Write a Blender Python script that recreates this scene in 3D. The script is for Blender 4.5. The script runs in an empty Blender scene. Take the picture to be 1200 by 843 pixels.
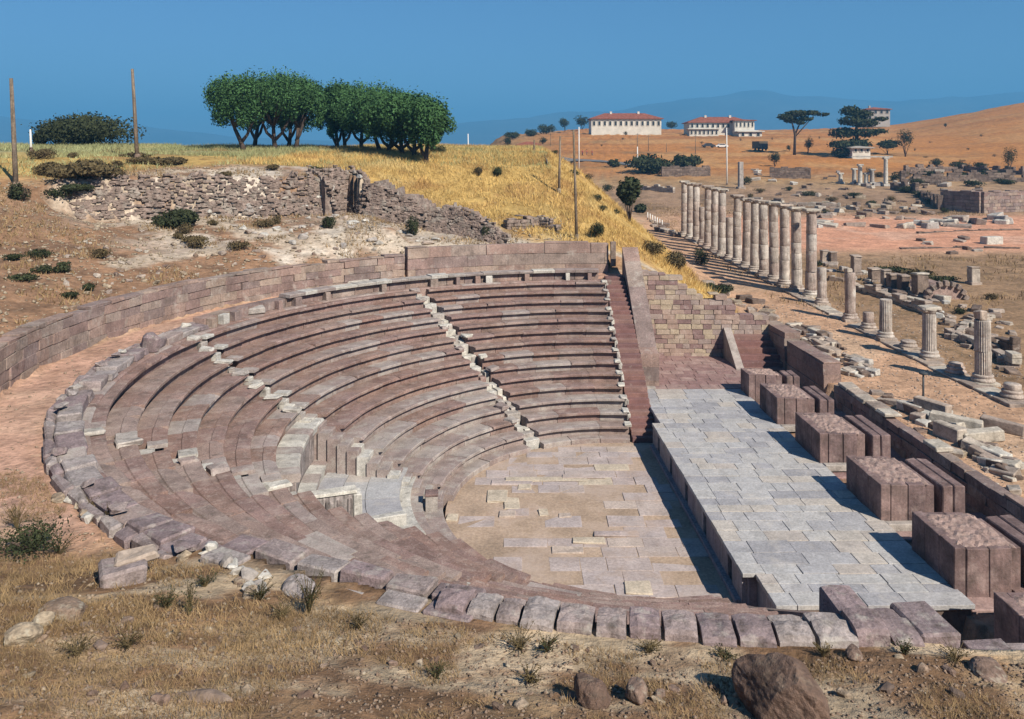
import bpy, math, random
import numpy as np
from mathutils import Vector

# ------------------------------------------------------------------ camera, sky, sun, exposure
SC = bpy.context.scene
COL = SC.collection
F, U0, V0, H = 944.57, 607.16, 183.26, 13.565          # focal length and principal point of the photograph (1200 px wide), eye height
cam_d = bpy.data.cameras.new("camera")
cam = bpy.data.objects.new("camera", cam_d)
COL.objects.link(cam)
cam.location = (0, 0, H)
cam.rotation_euler = (math.pi / 2, 0, 0)
cam_d.sensor_width = 36
cam_d.lens = F / 1200 * 36
cam_d.shift_x = (600 - U0) / 1200
cam_d.shift_y = -(421.5 - V0) / 1200
cam_d.clip_start = 0.1
cam_d.clip_end = 40000
SC.camera = cam

SUN_VEC = Vector((-0.75, 0.95, -1.0)).normalized()      # travelling direction of the sunlight
SUN_EL = math.asin(-SUN_VEC.z)
SUN_ROT = math.atan2(-SUN_VEC.x, -SUN_VEC.y)
sd = bpy.data.lights.new("sun", 'SUN')
sd.energy = 5.0
sd.angle = math.radians(0.5)
sd.color = (1.0, 0.92, 0.79)
so = bpy.data.objects.new("sun", sd)
so.rotation_euler = SUN_VEC.to_track_quat('-Z', 'Y').to_euler()
so.location = (60, -60, 90)
COL.objects.link(so)

world = bpy.data.worlds.new("World")
SC.world = world
world.use_nodes = True
wn = world.node_tree
bg = wn.nodes["Background"]
sky = wn.nodes.new("ShaderNodeTexSky")
sky.sky_type = 'NISHITA'
sky.sun_disc = False
sky.sun_elevation = SUN_EL
sky.sun_rotation = SUN_ROT
sky.altitude = 0
sky.air_density = 1.0
sky.dust_density = 0.0
sky.ozone_density = 10.0
wn.links.new(sky.outputs[0], bg.inputs[0])
bg.inputs[1].default_value = 0.059
SC.view_settings.view_transform = 'Standard'
SC.view_settings.look = 'None'
SC.view_settings.exposure = 0.6
SC.view_settings.gamma = 1.0
SC.cycles.max_bounces = 5
SC.cycles.diffuse_bounces = 1
SC.cycles.volume_bounces = 0

# ------------------------------------------------------------------ helpers
rnd = random.Random(7)
RS = np.random.RandomState(11)
CX, CY = 4.466, 31.146                                   # centre of the orchestra circle


def V(*a):
    return np.array(a, float)


def link_mesh(name, verts, faces, mat=None, parent=None, smooth=False, origin=None):
    me = bpy.data.meshes.new(name)
    v = np.asarray(verts, float)
    if origin is None and parent is not None:
        origin = np.array(parent.get('_o', (0, 0, 0)))
    if origin is not None:
        v = v - np.asarray(origin)
    me.from_pydata(v.tolist(), [], faces)
    if smooth:
        me.polygons.foreach_set('use_smooth', [True] * len(me.polygons))
    if mat:
        me.materials.append(mat)
    ob = bpy.data.objects.new(name, me)
    COL.objects.link(ob)
    if parent is not None:
        ob.parent = parent
    elif origin is not None:
        ob.location = origin
    return ob


def fast_mesh(name, verts, faces_n, nper, mat, parent=None, origin=None):
    """big meshes: verts (n,3), faces_n (m,nper) ints"""
    me = bpy.data.meshes.new(name)
    v = np.asarray(verts, np.float32)
    if origin is None and parent is not None:
        origin = np.array(parent.get('_o', (0, 0, 0)))
    if origin is not None:
        v = v - np.asarray(origin, np.float32)
    f = np.asarray(faces_n, np.int32)
    me.vertices.add(len(v))
    me.vertices.foreach_set('co', v.astype(np.float32).ravel())
    me.loops.add(f.size)
    me.loops.foreach_set('vertex_index', f.ravel())
    me.polygons.add(len(f))
    me.polygons.foreach_set('loop_start', np.arange(len(f), dtype=np.int32) * nper)
    me.update(calc_edges=True)
    if mat:
        me.materials.append(mat)
    ob = bpy.data.objects.new(name, me)
    COL.objects.link(ob)
    if parent is not None:
        ob.parent = parent
    elif origin is not None:
        ob.location = origin
    return ob


def tag(o, label=None, cat=None, group=None, kind=None):
    if label: o['label'] = label
    if cat: o['category'] = cat
    if group: o['group'] = group
    if kind: o['kind'] = kind
    return o


def thing(name, label, cat, loc, group=None, kind=None):
    o = bpy.data.objects.new(name, None)
    o.empty_display_size = 0.3
    COL.objects.link(o)
    o.location = [float(x) for x in loc]
    o['_o'] = [float(x) for x in loc]
    return tag(o, label, cat, group, kind)


_S = [(sx, sy, sz) for sx in (-1, 1) for sy in (-1, 1) for sz in (-1, 1)]


def _cb_topology():
    idx = {}
    n = 0
    for s in _S:
        for ax in range(3):
            idx[s, ax] = n
            n += 1
    fs = []
    for ax in range(3):
        o1, o2 = [(1, 2), (2, 0), (0, 1)][ax]
        for sg in (-1, 1):
            q = []
            for a, b in ((-1, -1), (1, -1), (1, 1), (-1, 1)):
                s = [0, 0, 0]; s[ax] = sg; s[o1] = a; s[o2] = b
                q.append(idx[tuple(s), ax])
            fs.append(q if sg > 0 else q[::-1])
    for ax in range(3):
        o1, o2 = [(1, 2), (2, 0), (0, 1)][ax]
        for a in (-1, 1):
            for b in (-1, 1):
                s0 = [0, 0, 0]; s0[ax] = -1; s0[o1] = a; s0[o2] = b
                s1 = list(s0); s1[ax] = 1
                s0, s1 = tuple(s0), tuple(s1)
                q = [idx[s0, o1], idx[s1, o1], idx[s1, o2], idx[s0, o2]]
                fs.append(q if a * b < 0 else q[::-1])
    for s in _S:
        q = [idx[s, 0], idx[s, 1], idx[s, 2]]
        fs.append(q if s[0] * s[1] * s[2] > 0 else q[::-1])
    return fs


CBF = _cb_topology()


def cbox(c, u, v, w, ch=0.02, jit=0.0):
    """chamfered box: centre c, half-axis vectors u, v, w"""
    c, u, v, w = (np.asarray(x, float) for x in (c, u, v, w))
    L = [np.linalg.norm(x) for x in (u, v, w)]
    b = [min(0.45, ch / max(l, 1e-6)) for l in L]
    vs = []
    for s in _S:
        cj = np.array([rnd.uniform(-jit, jit) for _ in range(3)]) if jit else 0
        for ax in range(3):
            k = [s[i] * (1 if i == ax else 1 - b[i]) for i in range(3)]
            vs.append(c + u * k[0] + v * k[1] + w * k[2] + cj)
    return vs, CBF


def stone(name, parent, c, size, yaw=0.0, mat=None, ch=0.02, jit=0.0, tilt=(0, 0)):
    """an upright chamfered stone block; size = full dimensions along local x, y, z"""
    ca, sa = math.cos(yaw), math.sin(yaw)
    tx, ty = tilt
    u = V(ca, sa, tx); v = V(-sa, ca, ty)
    w = np.cross(u, v); w /= np.linalg.norm(w)
    vs, fs = cbox(c, u / np.linalg.norm(u) * size[0] / 2, v / np.linalg.norm(v) * size[1] / 2, w * size[2] / 2, ch, jit)
    return link_mesh(name, vs, fs, mat, parent, origin=None if parent is not None else (c[0], c[1], c[2] - size[2] / 2))


class MB:
    def __init__(s):
        s.v = []; s.f = []

    def add(s, vs, fs):
        n = len(s.v)
        s.v.extend([tuple(p) for p in vs])
        s.f.extend([[i + n for i in f] for f in fs])
        return s

    def box(s, c, size, yaw=0.0, ch=0.0, jit=0.0):
        ca, sa = math.cos(yaw), math.sin(yaw)
        u = V(ca, sa, 0) * size[0] / 2; v = V(-sa, ca, 0) * size[1] / 2; w = V(0, 0, size[2] / 2)
        if ch > 0:
            return s.add(*cbox(c, u, v, w, ch, jit))
        c = np.asarray(c, float)
        vs = [c + u * a + v * b + w * d for a, b, d in _S]
        return s.add(vs, [(0, 1, 3, 2), (4, 6, 7, 5), (0, 4, 5, 1), (2, 3, 7, 6), (0, 2, 6, 4), (1, 5, 7, 3)])

    def tube(s, pts, radii, n=8, cap=True):
        pts = [np.asarray(p, float) for p in pts]
        rings = []
        base = len(s.v)
        for i, p in enumerate(pts):
            d = pts[min(i + 1, len(pts) - 1)] - pts[max(i - 1, 0)]
            d = d / (np.linalg.norm(d) + 1e-9)
            a = np.cross(d, V(0.3, 1, 0.2)); a /= np.linalg.norm(a)
            b = np.cross(d, a)
            for k in range(n):
                t = 2 * math.pi * k / n
                s.v.append(tuple(p + (a * math.cos(t) + b * math.sin(t)) * radii[i]))
        for i in range(len(pts) - 1):
            for k in range(n):
                a0 = base + i * n + k; a1 = base + i * n + (k + 1) % n
                s.f.append([a0, a0 + n, a1 + n, a1])
        if cap:
            s.f.append([base + k for k in range(n)])
            s.f.append([base + (len(pts) - 1) * n + k for k in range(n)][::-1])
        return s

    def lathe(s, c, prof, n=24, rfun=None):
        base = len(s.v)
        for (r, z) in prof:
            for k in range(n):
                t = 2 * math.pi * k / n
                rr = r * (rfun(t, z, k) if rfun else 1)
                s.v.append((c[0] + rr * math.cos(t), c[1] + rr * math.sin(t), c[2] + z))
        for i in range(len(prof) - 1):
            for k in range(n):
                a0 = base + i * n + k; a1 = base + i * n + (k + 1) % n
                s.f.append([a0, a1, a1 + n, a0 + n])
        s.f.append([base + k for k in range(n)][::-1])
        s.f.append([base + (len(prof) - 1) * n + k for k in range(n)])
        return s

    def build(s, name, mat, parent=None, smooth=False, origin=None):
        return link_mesh(name, s.v, s.f, mat, parent, smooth, origin)


# ------------------------------------------------------------------ value noise
_P = RS.permutation(4096)


def vnoise(x, y, seed=0):
    x = np.asarray(x, float); y = np.asarray(y, float)
    xi = np.floor(x).astype(int); yi = np.floor(y).astype(int)
    fx = x - xi; fy = y - yi
    fx = fx * fx * (3 - 2 * fx); fy = fy * fy * (3 - 2 * fy)

    def h(a, b):
        return _P[(_P[(a + seed * 57) & 4095] + b) & 4095] / 2047.5 - 1
    return (h(xi, yi) * (1 - fx) + h(xi + 1, yi) * fx) * (1 - fy) + (h(xi, yi + 1) * (1 - fx) + h(xi + 1, yi + 1) * fx) * fy


def fbm(x, y, oct=4, seed=0):
    a, t, s = 1.0, 0.0, 0.0
    for o in range(oct):
        t = t + a * vnoise(x * 2 ** o, y * 2 ** o, seed + o)
        s += a
        a *= 0.5
    return t / s


def sm(a, b, x):
    t = np.clip((np.asarray(x, float) - a) / (b - a), 0, 1)
    return t * t * (3 - 2 * t)


# ------------------------------------------------------------------ terrain
T_LEFT = np.array([(0, 5.9), (21.75, 5.9), (22.15, 6.95), (24, 7.4), (28, 8.3), (33, 9.2), (37.6, 10.6), (42, 12.5), (50, 13.5), (65, 14.3), (80, 14.8),
                   (95, 14.5), (115, 12), (150, 5), (250, -5), (20000, -40)])
T_NEAR = np.array([(0, 6.1), (19.3, 6.38), (21, 6.62), (24, 7.35), (28, 8.4), (31.5, 10.6), (36, 11.9), (60, 12.5), (20000, 12.5)])
T_RIGHT = np.array([(-50, 1.6), (27, 1.65), (44, 1.7), (65, 2.3), (101, 3.4), (140, 5.3), (172, 7.2), (230, 12.3), (300, 18.6), (360, 23.8)])
RIDGE_U = np.array([(300, 175), (540, 172), (570, 164), (607, 158), (690, 151), (790, 152), (890, 153), (950, 152), (1040, 148), (1120, 136), (1187, 123), (1300, 108), (1900, 90)])


def terrain(X, Y, detail=True):
    X = np.asarray(X, float); Y = np.asarray(Y, float)
    dx, dy = X - CX, Y - CY
    r = np.hypot(np.minimum(dx, 0), dy)
    r = np.where(dx > 0, np.abs(dy), r)
    ang = np.degrees(np.arctan2(dy, -np.minimum(dx, -1e-3)))
    left = np.interp(r, T_LEFT[:, 0], T_LEFT[:, 1])
    # terrace behind the rubble retaining wall
    rw = 38 - 5 * (ang - 33) / 24
    rr_ = r - rw
    rr_ = np.where((ang > 57.1) & (ang < 60.4) & (rr_ > 0), np.maximum(rr_ - 3.3, -.05), rr_)
    st = np.interp(rr_, [-16, -5, 0, 0.5, 5, 12], [7.35, 8.9, 9.3, 12.0, 12.6, 13.3])
    wst = sm(27, 33, ang) * (1 - sm(60.4, 63, ang)) * sm(22.6, 27, r) * (r < rw + 12)
    left = left * (1 - wst) + st * wst
    near = np.interp(r, T_NEAR[:, 0], T_NEAR[:, 1])
    wn_ = 1 - sm(-46, -32, ang)
    z = left * (1 - wn_) + np.interp(r, [0, 19.3, 20.2, 21.6, 24, 28, 31.5, 36], [5.92, 5.92, 5.95, 6.25, 7.2, 8.4, 10.6, 11.9]) * wn_
    wn2 = 1 - sm(-62, -51, ang)
    z = z * (1 - wn2) + near * wn2
    # pit of the theatre
    cone = np.where(r < 7.3, -0.35, 0.639 + 0.4855 * (r - 7.47) - 0.95)
    cone = np.where((ang > -33) & (ang < 11) & (r > 7) & (r < 12.7), np.minimum(cone, 0.1), cone)
    z = np.where(r < 18.95, cone, z)
    right = np.interp(Y, T_RIGHT[:, 0], T_RIGHT[:, 1])
    # embankment that falls from the hill to the colonnade
    x1 = np.interp(Y, [49, 55, 72, 110, 160], [6.6, 6.0, 3.0, 2.5, 2.0])
    x2 = np.interp(Y, [50, 75, 110, 160], [16.5, 17.5, 17.0, 13.0])
    wr = np.clip((X - x1) / (x2 - x1), 0, 1)
    wr = wr * wr * (3 - 2 * wr) * 0.6 + wr * 0.4
    wr = np.where(Y > 50.6, wr, np.where(X > 6.6, 1.0, 0.0))
    zz = z * (1 - wr) + right * wr
    xs = X + 0.033 * (Y - 31)                              # axis of the stage building
    inst = (Y > np.where(X > 6.3, 11.95, 12.6)) & (Y < 50.6)
    zz = np.where(inst & (xs > 5.6) & (xs < 16.6), np.where(xs > 12.2, 0.75, -0.3), zz)
    zz = np.where(inst & (dx > 0) & (xs <= 5.6), cone, zz)
    zz = np.where(inst & (xs >= 16.6), right, zz)
    zz = np.where((Y <= np.where(X > 6.3, 11.95, 12.6)) & (dx > 0) & (r > 18.6), np.interp(np.abs(dy), T_NEAR[:, 0], T_NEAR[:, 1]) - .10 * sm(5.5, 7, X), zz)
    # far country, laid out by direction
    a = X / np.maximum(Y, 1)
    u = U0 + F * a
    yr = 480.0
    zr_ = H + (V0 - np.interp(u, RIDGE_U[:, 0], RIDGE_U[:, 1])) * yr / F
    t = np.clip((Y - 200) / (yr - 200), 0, 1)
    z200 = 9.6
    far = z200 + (zr_ - z200) * (0.35 * t + 0.65 * (t * t * (3 - 2 * t)))
    bz = np.clip((Y - 230) / 130, 0, 1)
    mid = np.interp(Y, T_RIGHT[:, 0], T_RIGHT[:, 1])
    wmid = 1 - sm(1000, 1150, u)
    far = np.where(Y < yr, far * (1 - wmid * (1 - sm(330, 480, Y))) + np.minimum(mid, zr_ + 0 * mid) * wmid * (1 - sm(330, 480, Y)), far)
    far = np.where(Y > yr, zr_ - (zr_ + 20) * sm(yr, 1100, Y), far)
    wf = sm(150, 215, Y) * sm(-0.11, -0.01, a)
    zz = zz * (1 - wf) + far * wf
    zz = np.where((Y > 215) & (a < -0.01), zz, zz)
    zz = np.where(Y > 1500, -25.0, zz)
    if detail:
        outside = ((r > 19.6) | (dx > 12)) & ~(inst & (xs > 5.6) & (xs < 16.6))
        amp = np.interp(Y, [0, 14, 40, 100, 300, 600], [0.085, 0.09, 0.10, 0.16, 0.5, 1.2])
        path = (r > 19.5) & (r < 21.9) & (ang > -42) & (dx < 2)
        amp = np.where(path, 0.03, amp)
        flat = (xs > 16.6) & (Y < 110)
        amp = np.where(flat, 0.05, amp)
        n = fbm(X * 0.8, Y * 0.8, 4, 3)
        fine = fbm(X * 5.0, Y * 5.0, 3, 9) * np.interp(Y, [0, 14, 30, 60], [0.035, 0.035, 0.03, 0.0])
        big = fbm(X * 0.16, Y * 0.16, 3, 21) * np.interp(r, [22, 30, 50], [0, 0.25, 0.35]) * (1 - flat) * (Y < 150)
        zz = zz + outside * (amp * n + fine * np.where(path | flat, 0.35, 1) + big * (dx < 14))
    return zz


def P(u, v, z):
    y = F * (H - z) / (v - V0)
    return V((u - U0) * y / F, y, z)


def tz(x, y):
    return float(terrain(np.array([x]), np.array([y]))[0])


_YS = np.concatenate([np.arange(8, 60, 0.1), np.arange(60, 200, 0.4), np.arange(200, 620, 1.5)])


def at(u, v):
    """the spot on the ground that shows at pixel (u, v) of the photograph"""
    xs = (u - U0) / F * _YS
    zs = H - (v - V0) / F * _YS
    t = terrain(xs, _YS)
    hit = np.nonzero(t >= zs)[0]
    i = hit[0] if len(hit) else len(_YS) - 1
    return V(xs[i], _YS[i], t[i])


def on(u, y):
    x = (u - U0) / F * y
    return V(x, y, tz(x, y))


# ------------------------------------------------------------------ materials
def srgb(r, g, b):
    return tuple(((c / 255) / 12.92 if c / 255 <= 0.04045 else ((c / 255 + 0.055) / 1.055) ** 2.4) for c in (r, g, b)) + (1,)


class NT:
    def __init__(s, m):
        s.t = m.node_tree; s.n = s.t.nodes; s.l = s.t.links

    def new(s, ty, **kw):
        n = s.n.new(ty)
        for k, v in kw.items(): setattr(n, k, v)
        return n

    def noise(s, vec, scale, detail=4, rough=0.6):
        n = s.new("ShaderNodeTexNoise")
        n.inputs['Scale'].default_value = scale
        n.inputs['Detail'].default_value = detail
        n.inputs['Roughness'].default_value = rough
        s.l.new(vec, n.inputs['Vector'])
        return n.outputs['Fac']

    def rng(s, val, a, b, c, d):
        n = s.new("ShaderNodeMapRange")
        n.inputs[1].default_value = a; n.inputs[2].default_value = b; n.inputs[3].default_value = c; n.inputs[4].default_value = d
        s.l.new(val, n.inputs[0])
        return n.outputs[0]

    def mix(s, fac, a, b, mode='MIX'):
        n = s.new("ShaderNodeMix", data_type='RGBA', blend_type=mode)
        for sock, v in ((n.inputs[0], fac), (n.inputs[6], a), (n.inputs[7], b)):
            if hasattr(v, 'links') or hasattr(v, 'is_linked'): s.l.new(v, sock)
            else: sock.default_value = v
        return n.outputs[2]

    def ramp(s, val, stops, interp='CONSTANT'):
        n = s.new("ShaderNodeValToRGB")
        cr = n.color_ramp
        cr.interpolation = interp
        while len(cr.elements) < len(stops): cr.elements.new(0.5)
        for e, (p, c) in zip(cr.elements, stops):
            e.position = p; e.color = c
        s.l.new(val, n.inputs[0])
        return n.outputs[0]


def material(name, pal, var=0.3, scale=2.0, fine=14.0, blot=None, bump=0.35, rough=0.92, attr=None, bump_dist=0.03, streak=0.0, speck=0.25):
    m = bpy.data.materials.new(name)
    m.use_nodes = True
    if len(pal) > 1: pal = [(q[0] * .84, q[1] * .83, q[2] * .82, 1) for q in pal]
    T = NT(m)
    b = T.n["Principled BSDF"]
    b.inputs['Roughness'].default_value = rough
    b.inputs['Specular IOR Level'].default_value = 0.15
    pos = T.new("ShaderNodeNewGeometry").outputs['Position']
    if attr:
        c = T.new("ShaderNodeVertexColor", layer_name=attr).outputs[0]
    elif len(pal) == 1:
        rgb = T.new("ShaderNodeRGB"); rgb.outputs[0].default_value = pal[0]; c = rgb.outputs[0]
    else:
        oi = T.new("ShaderNodeObjectInfo").outputs['Random']
        c = T.ramp(oi, [(i / len(pal), q) for i, q in enumerate(pal)])
    n1 = T.noise(pos, scale, 5)
    n2 = T.noise(pos, fine, 5, 0.7)
    k = T.rng(n1, 0.3, 0.7, 1 - var, 1 + var)
    c = T.mix(1.0, c, k, 'MULTIPLY')
    k2 = T.rng(n2, 0.35, 0.68, 1 - speck, 1 + speck * 0.8)
    c = T.mix(1.0, c, k2, 'MULTIPLY')
    if blot:
        for (col, sc_, lo, hi, amt) in blot:
            nb = T.noise(pos, sc_, 4, 0.65)
            c = T.mix(T.rng(nb, lo, hi, 0, amt), c, col)
    if streak:
        mp = T.new("ShaderNodeMapping"); mp.inputs['Scale'].default_value = (7, 7, 0.6)
        T.l.new(pos, mp.inputs[0])
        ns = T.noise(mp.outputs[0], 1.5, 4, 0.6)
        c = T.mix(1.0, c, T.rng(ns, 0.35, 0.65, 1 - streak, 1 + streak * 0.6), 'MULTIPLY')
    T.l.new(c, b.inputs['Base Color'])
    if bump:
        bn = T.new("ShaderNodeBump"); bn.inputs['Strength'].default_value = bump; bn.inputs['Distance'].default_value = bump_dist
        T.l.new(n2, bn.inputs['Height']); T.l.new(bn.outputs[0], b.inputs['Normal'])
    return m


LICHEN = (0.50, 0.47, 0.42, 1)
DARK = (0.08, 0.065, 0.055, 1)
M = {}
M['seat'] = material('seat stone', [(.290, .195, .168, 1), (.305, .213, .186, 1), (.270, .180, .160, 1), (.318, .230, .200, 1), (.295, .197, .165, 1), (.298, .202, .182, 1), (.330, .250, .222, 1), (.282, .182, .155, 1)],
                     var=.30, scale=1.1, fine=22, speck=.32, blot=[((.40, .33, .29, 1), 1.6, .52, .72, .5), ((.42, .34, .30, 1), 5.5, .54, .68, .4), (DARK, 3.0, .55, .72, .6)])
M['seat_pale'] = material('pale seat stone', [(.345, .275, .255, 1), (.36, .30, .28, 1), (.33, .26, .24, 1), (.385, .33, .305, 1)], var=.25, scale=1.6, fine=20, blot=[(LICHEN, 2.5, .5, .7, .5), (DARK, 5.0, .6, .8, .5)])
M['white'] = material('weathered white marble', [(.55, .53, .49, 1), (.48, .45, .41, 1), (.60, .57, .51, 1), (.42, .38, .35, 1)], var=.3, scale=3, fine=18, blot=[(DARK, 4.0, .57, .75, .65)], bump=.5)
M['step'] = material('red brown step stone', [(.24, .13, .12, 1), (.28, .17, .15, 1), (.21, .12, .115, 1), (.27, .15, .13, 1)], var=.2, fine=20, blot=[(LICHEN, 3, .62, .8, .4)])
M['rim'] = material('lichened rim stone', [(.33, .27, .265, 1), (.29, .225, .23, 1), (.37, .325, .315, 1), (.265, .21, .215, 1), (.34, .28, .27, 1)], var=.35, scale=2.5, fine=20, blot=[((.46, .43, .38, 1), 3.0, .55, .72, .6), (DARK, 4.0, .54, .70, .65)], bump=.8)
M['ashlar'] = material('retaining wall ashlar', [(.33, .24, .205, 1), (.29, .205, .185, 1), (.37, .285, .235, 1), (.27, .205, .19, 1), (.35, .245, .21, 1), (.34, .27, .235, 1)], var=.3, scale=.8, fine=12, blot=[(LICHEN, 2, .56, .74, .45), (DARK, 1.2, .54, .72, .55), (DARK, 5, .6, .74, .5)], streak=.10, bump=.6)
M['slab'] = material('stage paving slab', [(.45, .44, .445, 1), (.48, .47, .465, 1), (.42, .415, .43, 1), (.51, .47, .43, 1), (.47, .46, .455, 1), (.36, .355, .375, 1), (.48, .435, .40, 1), (.46, .455, .46, 1), (.39, .385, .405, 1)],
                     var=.16, scale=2.2, fine=14, blot=[((.60, .54, .47, 1), 1.2, .55, .75, .4), ((.30, .28, .29, 1), 2.6, .6, .78, .4)], bump=.25)
M['stagewall'] = material('stage front stone', [(.40, .35, .36, 1), (.36, .31, .33, 1), (.43, .39, .39, 1)], var=.2, fine=14, streak=.25)
M['boxwall'] = material('streaked marble', [(.36, .32, .31, 1), (.32, .275, .265, 1)], var=.35, scale=2, fine=14, streak=.55, blot=[(DARK, 3.0, .52, .66, .7)])
M['floor'] = material('orchestra paving', [(.47, .395, .375, 1), (.49, .415, .395, 1), (.465, .385, .365, 1), (.485, .41, .38, 1), (.46, .395, .385, 1)], var=.24, scale=.9, fine=10, blot=[((.37, .275, .215, 1), .7, .5, .68, .6), ((.46, .40, .375, 1), 1.1, .52, .7, .5), ((.22, .14, .11, 1), 4.5, .62, .75, .6)], bump=.4)
M['floorpale'] = material('pale orchestra slab', [(.56, .48, .38, 1), (.52, .43, .37, 1), (.54, .45, .40, 1)], var=.2, scale=2, fine=12, blot=[((.25, .16, .12, 1), 3.5, .62, .75, .5)])
M['earth'] = material('orchestra earth', [(.385, .285, .21, 1)], var=.25, scale=.7, fine=9, blot=[((.42, .335, .29, 1), .35, .48, .62, .6), ((.30, .19, .12, 1), 1.4, .56, .72, .5)], bump=.5)
M['block'] = material('scene building block', [(.24, .165, .155, 1), (.28, .195, .18, 1), (.215, .15, .145, 1)], var=.4, scale=1.6, fine=12, streak=.12, blot=[(DARK, 2.5, .58, .76, .5), ((.38, .29, .265, 1), 1.7, .54, .72, .6), (DARK, .9, .52, .68, .5)], bump=.6)
M['core'] = material('rubble core mortar', [(.32, .225, .195, 1)], var=.35, scale=3, fine=9, blot=[((.44, .35, .30, 1), 4, .52, .7, .5), (DARK, 6, .56, .68, .6)], bump=.8, bump_dist=.04)
M['masonry'] = material('coursed masonry', [(.40, .29, .24, 1), (.44, .35, .28, 1), (.33, .225, .21, 1), (.48, .39, .29, 1), (.27, .18, .17, 1), (.38, .30, .27, 1), (.42, .31, .26, 1)], var=.2, fine=16, blot=[(LICHEN, 2, .58, .8, .4)])
M['paving'] = material('parodos paving', [(.33, .215, .20, 1), (.36, .25, .23, 1), (.30, .19, .18, 1)], var=.25, scale=2, fine=12, blot=[(LICHEN, 2, .6, .8, .3)])
M['column'] = material('column marble', [(.50, .43, .375, 1), (.46, .385, .335, 1), (.53, .47, .42, 1), (.43, .345, .30, 1)], var=.3, scale=1.2, fine=8, blot=[((.20, .14, .12, 1), 1.6, .54, .68, .7), ((.62, .58, .52, 1), 1.1, .55, .7, .6)], streak=.25, bump=.5)
M['ruin'] = material('fallen marble', [(.46, .40, .34, 1), (.40, .33, .28, 1), (.52, .47, .40, 1), (.34, .275, .235, 1), (.44, .36, .30, 1)], var=.3, scale=2, fine=9, blot=[(DARK, 2.5, .58, .72, .6)], bump=.7)
M['rubble'] = material('rubble wall stone', [(.25, .19, .16, 1)], var=.45, scale=2.6, fine=6, blot=[((.45, .41, .35, 1), 1.5, .52, .68, .6), (DARK, 3.0, .56, .7, .7)], bump=1.0, bump_dist=.1)
M['darkstone'] = material('dark dry stone', [(.20, .15, .125, 1), (.16, .12, .10, 1), (.25, .19, .155, 1)], var=.4, scale=2, fine=7, blot=[(LICHEN, 3, .62, .8, .4)], bump=.8)
M['rock'] = material('field rock', [(.27, .195, .145, 1), (.33, .26, .195, 1), (.22, .155, .125, 1), (.37, .30, .22, 1)], var=.4, scale=4, fine=16, blot=[((.46, .43, .34, 1), 6, .55, .7, .6), (DARK, 7, .6, .75, .6)], bump=.8)
M['ground'] = material('dry ground', [(.4, .3, .2, 1)], attr='Col', var=.28, scale=.55, fine=3.2, blot=[((.13, .085, .05, 1), 1.6, .60, .74, .55), ((.56, .46, .33, 1), 2.6, .62, .76, .45), ((.14, .09, .05, 1), 9.0, .60, .75, .6)], bump=1.0, bump_dist=.10, rough=1.0, speck=.35)
M['leaf'] = material('pine foliage', [(.052, .115, .040, 1)], var=.55, scale=.9, fine=3, bump=0, rough=.8, speck=.4)
M['leaf2'] = material('dark bush foliage', [(.040, .048, .022, 1)], var=.5, scale=1.5, fine=4, bump=0, rough=.85, speck=.4)
M['leaf3'] = material('dry weed foliage', [(.105, .080, .040, 1)], var=.5, scale=2.5, fine=8, bump=0, rough=.9, speck=.4)
M['boulder'] = material('brown boulder', [(.15, .10, .078, 1)], var=.4, scale=2.5, fine=13, blot=[((.26, .20, .15, 1), 3, .56, .7, .6), (DARK, 5, .55, .72, .7)], bump=1.0, bump_dist=.05)
M['bark'] = material('bark', [(.085, .062, .05, 1)], var=.4, scale=3, fine=10, streak=.3)
M['grass'] = material('golden grass', [(.58, .39, .14, 1)], var=.35, scale=.35, fine=2, bump=0, rough=1, speck=.35, blot=[((.33, .18, .07, 1), .3, .5, .64, .8), ((.62, .48, .22, 1), .22, .54, .66, .8)])
M['grass2'] = material('dry stubble', [(.29, .20, .105, 1)], var=.4, scale=1.2, fine=7, bump=0, rough=1, blot=[((.17, .10, .05, 1), 2.0, .52, .68, .8)])
M['grass3'] = material('meadow grass', [(.30, .31, .15, 1)], var=.35, scale=.4, fine=2, bump=0, rough=1, blot=[((.40, .34, .17, 1), .25, .5, .65, .8), ((.17, .19, .08, 1), .12, .54, .68, .6)])
M['hills'] = material('mountain', [(.075, .085, .075, 1)], var=.4, scale=.002, fine=.01, bump=0, rough=1)
M['plaster'] = material('white plaster', [(.62, .58, .50, 1)], var=.15, scale=.4, fine=2, bump=.05, speck=.08)
M['plaster2'] = material('grey plaster', [(.36, .33, .30, 1)], var=.15, scale=.4, fine=2, bump=.05, speck=.1)
M['tile'] = material('red roof tile', [(.27, .095, .06, 1)], var=.25, scale=.8, fine=3, bump=.2, streak=.2)
M['glass'] = material('window glass', [(.04, .045, .05, 1)], var=.1, bump=0, rough=.15, speck=.05)
M['wood'] = material('grey pole wood', [(.21, .165, .12, 1), (.24, .19, .145, 1)], var=.3, scale=1, fine=8, streak=.4)
M['polewhite'] = material('white painted pole', [(.72, .70, .66, 1)], var=.08, scale=2, fine=8, speck=.1)
M['metal'] = material('dark metal', [(.07, .075, .08, 1)], var=.2, rough=.5, bump=0)
M['car_dark'] = material('dark car paint', [(.06, .06, .065, 1)], var=.1, rough=.3, bump=0, speck=.05)
M['car_white'] = material('white car paint', [(.70, .69, .66, 1)], var=.05, rough=.3, bump=0, speck=.05)
M['truck'] = material('dull truck paint', [(.11, .085, .06, 1)], var=.15, rough=.5, bump=0)
M['tyre'] = material('tyre rubber', [(.03, .03, .03, 1)], var=.1, bump=0)
M['asphalt'] = material('road asphalt', [(.16, .155, .155, 1)], var=.15, scale=.2, fine=3, bump=.2)
M['skin'] = material('skin', [(.45, .28, .20, 1)], var=.05, bump=0, speck=.03)
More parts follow.
